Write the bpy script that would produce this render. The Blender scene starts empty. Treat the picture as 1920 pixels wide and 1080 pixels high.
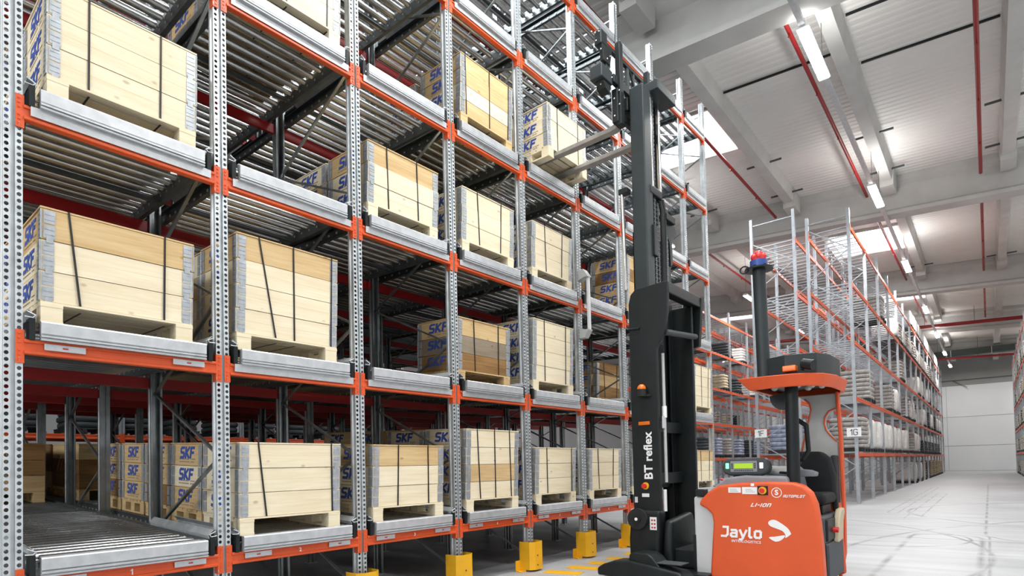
import bpy, bmesh, math, random
from math import sin, cos, pi, radians
from mathutils import Vector, Matrix
random.seed(7)
S = bpy.context.scene
COL = S.collection
BA = 0.02                                   # the building is turned a little against the flow rack

# ------------------------------------------------------------------ camera
def setup_camera():
    yaw, pit, rol = radians(-40.532), radians(1.5242), radians(-1.3058)
    right = Vector((cos(yaw), -sin(yaw), 0)); fwd = Vector((sin(yaw), cos(yaw), 0)); up = Vector((0, 0, 1))
    f = fwd*cos(pit)+up*sin(pit); u = up*cos(pit)-fwd*sin(pit)
    r = right*cos(rol)+u*sin(rol); u2 = u*cos(rol)-right*sin(rol)
    m = Matrix((r, u2, -f)).transposed().to_4x4()
    m.translation = (5.5308, -0.8546, 1.5627)
    c = bpy.data.cameras.new('camera'); o = bpy.data.objects.new('camera', c); COL.objects.link(o)
    o.matrix_world = m
    c.sensor_width = 36; c.sensor_fit = 'HORIZONTAL'; c.lens = 1089.73*36/1920
    c.shift_y = (846.38-540)/1920; c.clip_end = 300; c.clip_start = .05
    S.camera = o
setup_camera()

# ------------------------------------------------------------------ world, light, exposure
w = bpy.data.worlds.new('world'); S.world = w; w.use_nodes = True
w.node_tree.nodes['Background'].inputs[0].default_value = (.9, .95, 1, 1)
w.node_tree.nodes['Background'].inputs[1].default_value = .6
S.view_settings.view_transform = 'Standard'; S.view_settings.look = 'None'
S.view_settings.exposure = 0.0; S.view_settings.gamma = 1; S.view_settings.use_curve_mapping = False
S.cycles.max_bounces = 6; S.cycles.diffuse_bounces = 4; S.cycles.glossy_bounces = 3
S.cycles.use_denoising = True; S.cycles.caustics_reflective = False; S.cycles.caustics_refractive = False
S.cycles.sample_clamp_indirect = 6

def BR(x, y):                                # building frame -> world
    return (x*cos(BA)-y*sin(BA), x*sin(BA)+y*cos(BA))
def roof(x): return 12.9-.065*(x-1)

LAMP_Z = 11.05
LAMP_ROWS = [(2.68, [-6, 3.9, 13.92, 23.5, 33.5, 44.5, 54.7, 65.0, 74.5]), (9.9, [-6, 4.1, 14.2, 24, 34.2, 45, 55, 65.8, 75]), (-13.5, [34, 45, 55, 66, 75]), (-4.9, [22, 34, 45])]
LAMP_W = 275; CEILING_FILL_W = 46
def area(name, x, y, z, sx, sy, pw, rot=(0, 0, 0), col=(1, .985, .96)):
    L = bpy.data.lights.new(name, 'AREA'); L.shape = 'RECTANGLE'; L.size = sx; L.size_y = sy; L.energy = pw; L.color = col
    o = bpy.data.objects.new(name, L); COL.objects.link(o); o.location = (*BR(x, y), z); o.rotation_euler = (rot[0], rot[1], rot[2]+BA)
    return o
for rx, ys in LAMP_ROWS:
    for y in ys:
        area('lamp_light', rx, y, LAMP_Z-.10, .3, 2.15, LAMP_W)
        area('ceiling_fill', rx, y, LAMP_Z+.09, .25, 2.15, CEILING_FILL_W, (pi, 0, 0))  # added upward fill to brighten the ceiling, apart from the lamps' own light
SKY = [(-4.0, -1.15, 17.5, 20.5), (-.45, 2.45, 32.2, 36.0), (-.45, 2.45, 46.3, 48.6), (-11.1, -8.0, 46.0, 49.0), (-7.6, -4.5, 3.5, 7.5), (-4.0, -1.0, 3.5, 7.5), (3.1, 6.1, 3.5, 7.5)]  # last three skylights are out of view, added for fill light
for (x0, x1, y0, y1) in SKY:
    area('daylight_and_fill', (x0+x1)/2, (y0+y1)/2, roof((x0+x1)/2)-.35, x1-x0, y1-y0, 60*(x1-x0)*(y1-y0), col=(.95, .98, 1))

# added, unseen window band behind the camera, brightens faces turned toward it
area('daylight_and_fill', -2, -15.6, 7.6, 24, 3.4, 1000, (-pi/2+.0, 0, pi), col=(.95, .98, 1))

# ------------------------------------------------------------------ materials
def mat(name, col, rough=.5, metal=0., noise=None, bump=0., emit=None, spec=None, stretch=(1, 1, 1), coords='Object'):
    m = bpy.data.materials.new(name); m.use_nodes = True
    nt = m.node_tree; b = nt.nodes['Principled BSDF']
    b.inputs['Base Color'].default_value = (*col, 1); b.inputs['Roughness'].default_value = rough; b.inputs['Metallic'].default_value = metal
    if spec is not None: b.inputs['Specular IOR Level'].default_value = spec
    if emit: b.inputs['Emission Color'].default_value = (*emit[0], 1); b.inputs['Emission Strength'].default_value = emit[1]
    if noise:                                # (scale, amount)
        tc = nt.nodes.new('ShaderNodeTexCoord'); mp = nt.nodes.new('ShaderNodeMapping'); mp.inputs['Scale'].default_value = stretch
        nz = nt.nodes.new('ShaderNodeTexNoise'); nz.inputs['Scale'].default_value = noise[0]; nz.inputs['Detail'].default_value = 5
        rp = nt.nodes.new('ShaderNodeMapRange'); rp.inputs['From Min'].default_value = .3; rp.inputs['From Max'].default_value = .7
        rp.inputs['To Min'].default_value = 1-noise[1]; rp.inputs['To Max'].default_value = 1+noise[1]*.6
        mx = nt.nodes.new('ShaderNodeVectorMath'); mx.operation = 'SCALE'; mx.inputs[0].default_value = col
        nt.links.new(tc.outputs[coords], mp.inputs[0]); nt.links.new(mp.outputs[0], nz.inputs['Vector']); nt.links.new(nz.outputs['Fac'], rp.inputs['Value'])
        nt.links.new(rp.outputs[0], mx.inputs['Scale']); nt.links.new(mx.outputs[0], b.inputs['Base Color'])
        if bump:
            bp = nt.nodes.new('ShaderNodeBump'); bp.inputs['Strength'].default_value = bump; bp.inputs['Distance'].default_value = .01
            nt.links.new(nz.outputs['Fac'], bp.inputs['Height']); nt.links.new(bp.outputs[0], b.inputs['Normal'])
    return m
def wood(name, c1, c2, knot=.5):
    m = bpy.data.materials.new(name); m.use_nodes = True
    nt = m.node_tree; N = nt.nodes; K = nt.links.new; b = N['Principled BSDF']; b.inputs['Roughness'].default_value = .7; b.inputs['Specular IOR Level'].default_value = .25
    tc = N.new('ShaderNodeTexCoord'); oi = N.new('ShaderNodeObjectInfo')
    ad = N.new('ShaderNodeVectorMath'); ad.operation = 'ADD'; sc = N.new('ShaderNodeVectorMath'); sc.operation = 'SCALE'; sc.inputs[0].default_value = (13, 7, 9)
    K(oi.outputs['Random'], sc.inputs['Scale']); K(tc.outputs['Object'], ad.inputs[0]); K(sc.outputs[0], ad.inputs[1])
    mp = N.new('ShaderNodeMapping'); mp.inputs['Scale'].default_value = (1.2, 1.2, 22); K(ad.outputs[0], mp.inputs[0])
    nz = N.new('ShaderNodeTexNoise'); nz.inputs['Scale'].default_value = 2.2; nz.inputs['Detail'].default_value = 4; nz.inputs['Distortion'].default_value = .5; K(mp.outputs[0], nz.inputs['Vector'])
    mp3 = N.new('ShaderNodeMapping'); mp3.inputs['Scale'].default_value = (.7, .7, 4.5); K(ad.outputs[0], mp3.inputs[0])
    nb = N.new('ShaderNodeTexNoise'); nb.inputs['Scale'].default_value = 1.5; nb.inputs['Detail'].default_value = 2; K(mp3.outputs[0], nb.inputs['Vector'])
    av = N.new('ShaderNodeMath'); av.operation = 'ADD'; K(nz.outputs['Fac'], av.inputs[0]); K(nb.outputs['Fac'], av.inputs[1])
    cr = N.new('ShaderNodeMapRange'); cr.inputs['From Min'].default_value = .72; cr.inputs['From Max'].default_value = 1.28; K(av.outputs[0], cr.inputs['Value'])
    mx = N.new('ShaderNodeMix'); mx.data_type = 'RGBA'; mx.inputs[6].default_value = (*c1, 1); mx.inputs[7].default_value = (*c2, 1); K(cr.outputs[0], mx.inputs[0])
    mp2 = N.new('ShaderNodeMapping'); mp2.inputs['Scale'].default_value = (3.2, 3.2, 5.5); K(ad.outputs[0], mp2.inputs[0])
    vo = N.new('ShaderNodeTexVoronoi'); vo.inputs['Scale'].default_value = 1.0; K(mp2.outputs[0], vo.inputs['Vector'])
    kr = N.new('ShaderNodeMapRange'); kr.inputs['From Min'].default_value = .05; kr.inputs['From Max'].default_value = .11; kr.inputs['To Min'].default_value = knot; kr.inputs['To Max'].default_value = 0; K(vo.outputs['Distance'], kr.inputs['Value'])
    m2 = N.new('ShaderNodeMix'); m2.data_type = 'RGBA'; m2.inputs[7].default_value = (c2[0]*.42, c2[1]*.33, c2[2]*.25, 1); K(kr.outputs[0], m2.inputs[0]); K(mx.outputs[2], m2.inputs[6])
    K(m2.outputs[2], b.inputs['Base Color'])
    bp = N.new('ShaderNodeBump'); bp.inputs['Strength'].default_value = .12; bp.inputs['Distance'].default_value = .004; K(nz.outputs['Fac'], bp.inputs['Height']); K(bp.outputs[0], b.inputs['Normal'])
    return m
M = {}
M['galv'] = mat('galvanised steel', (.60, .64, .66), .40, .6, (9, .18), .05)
M['galv_shade'] = mat('shade darkened galvanised steel', (.30, .33, .34), .32, .85, (6, .25), .05)  # galvanised steel painted darker to imitate shade inside the rack
M['galv_light'] = mat('bright galvanised sheet', (.58, .60, .62), .42, .5, (14, .12))
M['galv_grey'] = mat('grey galvanised steel', (.40, .43, .46), .5, .45, (6, .15))
M['dark_steel'] = mat('dark grey steel', (.10, .115, .12), .4, .6, (8, .2))
M['roller'] = mat('steel roller', (.46, .47, .47), .26, .92, (5, .15))
M['orange'] = mat('orange powder coat', (.70, .096, .021), .42, 0, (3, .06), spec=.45)
M['red'] = mat('red powder coat', (.27, .006, .006), .4, 0, (3, .08), spec=.5)  # kept darker to imitate shade on the inner rack beams
M['black'] = mat('black paint', (.011, .0145, .0155), .42, 0, (6, .2), spec=.3)
M['anthracite'] = mat('anthracite paint', (.026, .034, .037), .45, 0, (5, .12), spec=.35)
M['charcoal'] = mat('charcoal plastic', (.045, .055, .062), .55, 0, (30, .15))
M['rubber'] = mat('black rubber', (.012, .012, .012), .8)
M['chrome'] = mat('polished rod', (.8, .8, .8), .15, 1)
M['fork'] = mat('worn fork steel', (.36, .35, .33), .5, .35, (6, .2), .05)
M['yellow'] = mat('yellow guard paint', (.80, .42, .015), .45, 0, (4, .10), spec=.4)
M['white'] = mat('white print', (.86, .86, .86), .6)
M['offwhite'] = mat('off white panel', (.62, .64, .65), .5, 0, (3, .05))
M['grey'] = mat('light grey plastic', (.50, .51, .50), .5, 0, (8, .06))
M['midgrey'] = mat('mid grey plastic', (.24, .26, .29), .5, 0, (8, .08))
M['blue'] = mat('blue print', (.035, .085, .36), .7)
M['hinge'] = mat('hinge plate', (.46, .49, .52), .42, .55, (16, .25), .1)
M['faint_print'] = mat('faint brown print', (.30, .24, .18), .8)
M['strap'] = mat('black strap', (.012, .012, .012), .5)
M['wood_pale'] = wood('pale pine', (.88, .79, .59), (.78, .66, .45))
M['wood_tan'] = wood('tan pine', (.70, .52, .28), (.56, .37, .17))
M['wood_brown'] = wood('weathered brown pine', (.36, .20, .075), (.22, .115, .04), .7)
M['wood_grey'] = wood('greyed pine', (.33, .27, .20), (.24, .19, .13), .6)
M['amber'] = mat('amber lens', (.75, .16, .01), .2)
M['redlens'] = mat('red lens', (.65, .03, .03), .25)
M['bluelens'] = mat('blue ring', (.03, .07, .30), .35)
M['lcd'] = mat('backlit screen', (.3, .5, .02), .4, emit=((.36, .62, .02), .45))
M['green_led'] = mat('green led', (.1, .6, .2), .4, emit=((.15, 1, .35), 2.5))
M['white_led'] = mat('white led', (.8, .8, .9), .4, emit=((.85, .9, 1), 2.5))
M['tube'] = mat('lit led strip', (1, 1, 1), .4, emit=((1, .99, .97), 30))
M['skylight'] = mat('lit skylight', (.9, .9, .9), .4, emit=((.93, .97, 1), 3.2))
M['concrete'] = mat('precast concrete', (.56, .56, .54), .85, 0, (1.2, .10))
M['deck'] = mat('coated roof sheet', (.74, .725, .70), .6, 0, (.4, .06))
M['wallpanel'] = mat('white sandwich panel', (.66, .67, .68), .6, 0, (.5, .03))
M['wallgrey'] = mat('grey upper wall', (.30, .30, .29), .8, 0, (.6, .05))
M['duct'] = mat('dark duct', (.05, .065, .06), .6)
M['sack'] = mat('white woven sack', (.74, .73, .70), .75, 0, (12, .15), .3)
M['sack_grey'] = mat('grey wrapped sack', (.40, .38, .36), .5, 0, (10, .35), .3)
M['film'] = mat('clear film over blue sacks', (.34, .38, .50), .25, 0, (6, .45), .5)
M['dark_pallet'] = mat('dark pallet', (.03, .03, .032), .7)
M['goods_tan'] = mat('tan goods', (.42, .32, .17), .75, 0, (14, .5), .2)
M['goods_cream'] = mat('cream goods', (.62, .54, .38), .75, 0, (9, .25), .2)
M['seat'] = mat('black seat fabric', (.010, .011, .013), .85)
M['beige'] = mat('beige cloth', (.55, .47, .33), .85)
M['sticker_red'] = mat('red print', (.5, .03, .04), .6)
M['led_bar'] = mat('white bar lens', (.78, .78, .80), .4)

def floor_mat():
    m = bpy.data.materials.new('polished concrete floor'); m.use_nodes = True
    nt = m.node_tree; N = nt.nodes; K = nt.links.new; b = N['Principled BSDF']
    tc = N.new('ShaderNodeTexCoord')
    n1 = N.new('ShaderNodeTexNoise'); n1.inputs['Scale'].default_value = .55; n1.inputs['Detail'].default_value = 6
    K(tc.outputs['Object'], n1.inputs['Vector'])
    mp = N.new('ShaderNodeMapping'); mp.inputs['Scale'].default_value = (.35, 2.2, 1); K(tc.outputs['Object'], mp.inputs[0])
    n2 = N.new('ShaderNodeTexNoise'); n2.inputs['Scale'].default_value = 1.3; n2.inputs['Detail'].default_value = 5; K(mp.outputs[0], n2.inputs['Vector'])
    ad = N.new('ShaderNodeMath'); ad.operation = 'ADD'; K(n1.outputs['Fac'], ad.inputs[0]); K(n2.outputs['Fac'], ad.inputs[1])
    r = N.new('ShaderNodeMapRange'); r.inputs['From Min'].default_value = .7; r.inputs['From Max'].default_value = 1.3; K(ad.outputs[0], r.inputs['Value'])
    mx = N.new('ShaderNodeMix'); mx.data_type = 'RGBA'; mx.inputs[6].default_value = (.32, .327, .34, 1); mx.inputs[7].default_value = (.46, .468, .478, 1); K(r.outputs[0], mx.inputs[0])
    # tyre marks left by turning trucks: thin rings on the floor, broken up by noise
    last = None
    sx = N.new('ShaderNodeSeparateXYZ'); K(tc.outputs['Object'], sx.inputs[0])
    def math_(op, a, bb, c=None):
        q = N.new('ShaderNodeMath'); q.operation = op
        for i, v in enumerate((a, bb, c)):
            if v is None: continue
            if isinstance(v, (int, float)): q.inputs[i].default_value = v
            else: K(v, q.inputs[i])
        return q.outputs[0]
    for (cx, cy, y2, rad, wd) in [(4.80, 2, 13.1, .56, .045), (4.86, 2, 13.4, .60, .022), (3.69, 12.78, 12.78, 1.51, .03), (3.3, 19, 36, .13, .02), (3.9, 17, 30, .16, .02), (16.56, 9.26, 9.26, 13.18, .05), (8.2, 20.0, 20, 4.6, .05), (6.5, 14, 40, 1.1, .03), (-1.5, 10.5, 10.5, 7.0, .04), (6.6, 11.5, 11.6, .28, .05)]:
        dx = math_('SUBTRACT', sx.outputs[0], cx); dy = math_('SUBTRACT', sx.outputs[1], math_('MINIMUM', math_('MAXIMUM', sx.outputs[1], cy), y2))
        d = math_('SQRT', math_('ADD', math_('MULTIPLY', dx, dx), math_('MULTIPLY', dy, dy)), 0)
        wd *= 1.5; e = math_('ABSOLUTE', math_('SUBTRACT', d, rad), 0)
        k = math_('SUBTRACT', 1.0, math_('DIVIDE', e, wd)); k = math_('MAXIMUM', k, 0.0)
        last = k if last is None else math_('MAXIMUM', last, k)
    n3 = N.new('ShaderNodeTexNoise'); n3.inputs['Scale'].default_value = 1.1; n3.inputs['Detail'].default_value = 2; K(tc.outputs['Object'], n3.inputs['Vector'])
    g = N.new('ShaderNodeMapRange'); g.inputs['From Min'].default_value = .36; g.inputs['From Max'].default_value = .58; g.inputs['To Max'].default_value = 1.0; K(n3.outputs['Fac'], g.inputs['Value'])
    tm = math_('MULTIPLY', last, g.outputs[0])
    m2 = N.new('ShaderNodeMix'); m2.data_type = 'RGBA'; m2.inputs[7].default_value = (.16, .16, .17, 1); K(tm, m2.inputs[0]); K(mx.outputs[2], m2.inputs[6])
    K(m2.outputs[2], b.inputs['Base Color'])
    rr = N.new('ShaderNodeMapRange'); rr.inputs['To Min'].default_value = .34; rr.inputs['To Max'].default_value = .6; b.inputs['Specular IOR Level'].default_value = .35; K(n1.outputs['Fac'], rr.inputs['Value']); K(rr.outputs[0], b.inputs['Roughness'])
    return m
M['floor'] = floor_mat()

# ------------------------------------------------------------------ mesh helpers
class MB:
    def __init__(s): s.v = []; s.f = []; s.sm = []
    def add(s, vs, fs, smooth=False):
        o = len(s.v); s.v += [tuple(p) for p in vs]; s.f += [tuple(i+o for i in f) for f in fs]; s.sm += [smooth]*len(fs); return s
    def box(s, x0, x1, y0, y1, z0, z1):
        vs = [(x, y, z) for x in (x0, x1) for y in (y0, y1) for z in (z0, z1)]
        return s.add(vs, [(0, 1, 3, 2), (4, 6, 7, 5), (0, 4, 5, 1), (2, 3, 7, 6), (0, 2, 6, 4), (1, 5, 7, 3)])
    def bar(s, p, q, wd, h=None, up=(0, 0, 1)):          # rectangular bar from p to q
        p, q = Vector(p), Vector(q); h = h or wd; d = (q-p).normalized(); u = Vector(up)
        if abs(d.dot(u)) > .95: u = Vector((1, 0, 0))
        a = d.cross(u).normalized()*wd/2; c = a.cross(d).normalized()*h/2
        vs = [e+i*a+j*c for e in (p, q) for i in (-1, 1) for j in (-1, 1)]
        return s.add(vs, [(0, 1, 3, 2), (4, 6, 7, 5), (0, 4, 5, 1), (2, 3, 7, 6), (0, 2, 6, 4), (1, 5, 7, 3)])
    def cyl(s, p, q, r, n=10, r2=None, cap=True):
        p, q = Vector(p), Vector(q); r2 = r if r2 is None else r2; d = (q-p).normalized(); u = Vector((0, 0, 1)) if abs(d.z) < .9 else Vector((1, 0, 0))
        a = d.cross(u).normalized(); c = d.cross(a)
        vs = [p+(a*cos(2*pi*i/n)+c*sin(2*pi*i/n))*r for i in range(n)]+[q+(a*cos(2*pi*i/n)+c*sin(2*pi*i/n))*r2 for i in range(n)]
        s.add(vs, [(i, (i+1) % n, n+(i+1) % n, n+i) for i in range(n)], True)
        if cap: s.add(vs, [tuple(range(n))[::-1], tuple(range(n, 2*n))])
        return s
    def tube(s, pts, r, n=8):
        for a, b in zip(pts, pts[1:]): s.cyl(a, b, r, n)
        for p in pts[1:-1]: s.ball(p, r*1.02, n, 4)
        return s
    def ball(s, c, r, n=12, m=6, sz=1.):
        c = Vector(c); vs = []
        for j in range(m+1):
            t = pi*j/m
            for i in range(n): vs.append(c+Vector((sin(t)*cos(2*pi*i/n)*r, sin(t)*sin(2*pi*i/n)*r, cos(t)*r*sz)))
        return s.add(vs, [(j*n+i, j*n+(i+1) % n, (j+1)*n+(i+1) % n, (j+1)*n+i) for j in range(m) for i in range(n)], True)
    def prism(s, pts, axis, a, b):                        # polygon (2D) extruded along an axis; (x,z) for y, (y,z) for x, (x,y) for z
        def P(p, t): return (t, p[0], p[1]) if axis == 'x' else (p[0], t, p[1]) if axis == 'y' else (p[0], p[1], t)
        n = len(pts); vs = [P(p, a) for p in pts]+[P(p, b) for p in pts]
        return s.add(vs, [tuple(range(n)), tuple(range(n, 2*n))[::-1]]+[(i, n+i, n+(i+1) % n, (i+1) % n) for i in range(n)])
    def mesh(s, name, m):
        me = bpy.data.meshes.new(name); me.from_pydata(s.v, [], s.f); me.polygons.foreach_set('use_smooth', s.sm)
        if isinstance(m, str): m = M[m]
        if m: me.materials.append(m)
        bm = bmesh.new(); bm.from_mesh(me); bmesh.ops.recalc_face_normals(bm, faces=bm.faces); bm.to_mesh(me); bm.free()
        return me
def link(name, me, parent=None, loc=None, rot=None):
    o = bpy.data.objects.new(name, me); COL.objects.link(o)
    if parent: o.parent = parent
    if loc: o.location = loc
    if rot: o.rotation_euler = rot
    return o
def put(name, mb, m, parent=None, loc=None, rot=None, bevel=0):
    o = link(name, mb.mesh(name, m), parent, loc, rot)
    if bevel:
        b = o.modifiers.new('bevel', 'BEVEL'); b.width = bevel; b.segments = 3; b.limit_method = 'ANGLE'; b.angle_limit = radians(40)
        for p in o.data.polygons: p.use_smooth = True
        try: w_ = o.modifiers.new('wn', 'WEIGHTED_NORMAL'); w_.keep_sharp = True
        except Exception: pass
    return o
def tag(o, label, cat, group=None):
    o['label'] = label; o['category'] = cat
    if group: o['group'] = group
    return o
def thing(name, label, cat, loc=(0, 0, 0), rot=(0, 0, 0), group=None):
    o = bpy.data.objects.new(name, None); COL.objects.link(o); o.location = loc; o.rotation_euler = rot; o.empty_display_size = .1
    return tag(o, label, cat, group)
def struct(name, mb, m, parent=None, rotz=BA):
    o = put(name, mb, m, parent)
    if parent is None: o['kind'] = 'structure'; o.rotation_euler.z = rotz
    return o
def dup(o, parent):
    c = o.copy(); COL.objects.link(c); c.parent = parent
    for ch in list(o.children): dup(ch, c)
    return c
_txt = {}
def text_mesh(txt, size, bold=0., shear=0., space=1.):
    k = (txt, size, bold, shear, space)
    if k not in _txt:
        c = bpy.data.curves.new('t', 'FONT'); c.body = txt; c.size = size; c.offset = bold; c.shear = shear; c.space_character = space
        c.align_x = 'CENTER'; c.align_y = 'CENTER'; c.extrude = .0015; c.resolution_u = 3
        o = bpy.data.objects.new('t', c); COL.objects.link(o); bpy.context.view_layer.update()
        me = bpy.data.meshes.new_from_object(o.evaluated_get(bpy.context.evaluated_depsgraph_get()))
        bpy.data.objects.remove(o); bpy.data.curves.remove(c); _txt[k] = me
    return _txt[k]
GL = {'J': (.66, [[(.16, 1), (.64, 1), (.64, .2), (.46, 0), (0, 0)]]), 'a': (.60, [[(.04, .70), (.48, .70), (.60, .58), (.60, 0)], [(.60, .38), (.12, .38), (0, .28), (0, .1), (.12, 0), (.60, 0)]]),
      'y': (.64, [[(0, .70), (.30, .02)], [(.66, .70), (.30, -.14), (.16, -.28), (0, -.28)]]), 'l': (.22, [[(0, 1), (0, .14), (.12, 0), (.22, 0)]]), 'o': (.60, [[(0, .12), (.12, 0), (.48, 0), (.60, .12), (.60, .58), (.48, .70), (.12, .70), (0, .58), (0, .12)]]),
      'L': (.55, [[(0, 1), (0, 0), (.55, 0)]]), 'I': (.02, [[(0, 1), (0, 0)]]), '-': (.3, [[(0, .5), (.3, .5)]]), 'n': (.62, [[(0, 0), (0, 1), (.5, 1), (.62, .88), (.62, 0)]]),
      'S': (.62, [[(.62, 1), (.12, 1), (0, .88), (0, .62), (.12, .52), (.5, .48), (.62, .38), (.62, .12), (.5, 0), (0, 0)]]), 'K': (.62, [[(0, 1), (0, 0)], [(.60, 1), (.10, .5), (.62, 0)]]), 'F': (.56, [[(0, 0), (0, 1), (.56, 1)], [(0, .5), (.46, .5)]]),
      '1': (.26, [[(0, .76), (.26, 1), (.26, 0)]]), 'G': (.62, [[(.62, .86), (.48, 1), (.14, 1), (0, .86), (0, .14), (.14, 0), (.48, 0), (.62, .14), (.62, .46), (.36, .46)]]),
      'A': (.62, [[(0, 0), (0, .88), (.12, 1), (.62, 1), (.62, 0)], [(0, .38), (.62, .38)]]), 'U': (.62, [[(0, 1), (0, .12), (.12, 0), (.5, 0), (.62, .12), (.62, 1)]]), 'T': (.62, [[(0, 1), (.62, 1)], [(.31, 1), (.31, 0)]]),
      'O': (.62, [[(0, .12), (.12, 0), (.5, 0), (.62, .12), (.62, .88), (.5, 1), (.12, 1), (0, .88), (0, .12)]]), 'P': (.62, [[(0, 0), (0, 1), (.5, 1), (.62, .88), (.62, .54), (.5, .42), (0, .42)]])}
_stk = {}
def stroke_letters(name, txt, h, m, O, U, V, parent=None, t=.2, shear=0., space=.18):
    k = (txt, h, t, shear, space, m)
    if k not in _stk:
        mb = MB(); x = 0; segs = []
        for ch in txt:
            wd, ls = GL[ch]
            for l in ls: segs += [((a[0]+x, a[1]), (b[0]+x, b[1])) for a, b in zip(l, l[1:])]
            x += wd+t+space
        W = x-t-space
        for si, (a, b) in enumerate(segs):
            d = Vector((b[0]-a[0], b[1]-a[1])).normalized()*t*.42; nrm = Vector((-d.y, d.x)).normalized()*t/2
            q = [Vector(a)-d+nrm, Vector(b)+d+nrm, Vector(b)+d-nrm, Vector(a)-d-nrm]
            p = [((v.x-W/2+(v.y-.5)*shear)*h, (v.y-.5)*h) for v in q]
            mb.add([(*c, z) for z in (.0012+.00016*si, -.0005) for c in p], [(0, 1, 2, 3), (0, 4, 5, 1), (1, 5, 6, 2), (2, 6, 7, 3), (3, 7, 4, 0)])
        _stk[k] = mb.mesh(name, m)
    o = link(name, _stk[k], parent); U = Vector(U); V = Vector(V)
    mm = Matrix((U, V, U.cross(V).normalized())).transposed().to_4x4(); mm.translation = O; o.matrix_local = mm
    return o
def lettering(name, txt, size, m, O, U, V, parent=None, bold=0., shear=0., space=1.):
    me = text_mesh(txt, size, bold, shear, space)
    if not me.materials: me.materials.append(M[m])
    elif me.materials[0] != M[m]: me = me.copy(); me.materials[0] = M[m]
    o = link(name, me, parent); U = Vector(U); V = Vector(V); W = U.cross(V).normalized()
    mm = Matrix((U, V, W)).transposed().to_4x4(); mm.translation = O; o.matrix_local = mm
    return o
ORD = 'first second third fourth fifth sixth seventh eighth ninth tenth eleventh twelfth thirteenth fourteenth fifteenth sixteenth seventeenth eighteenth nineteenth twentieth'.split()
def ordw(i): return ORD[i] if i < 20 else ('twenty ' if i < 29 else 'thirty ' if i < 39 else 'forty ')+(ORD[(i-20) % 10] if i != 29 and i != 39 else 'more')

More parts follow.
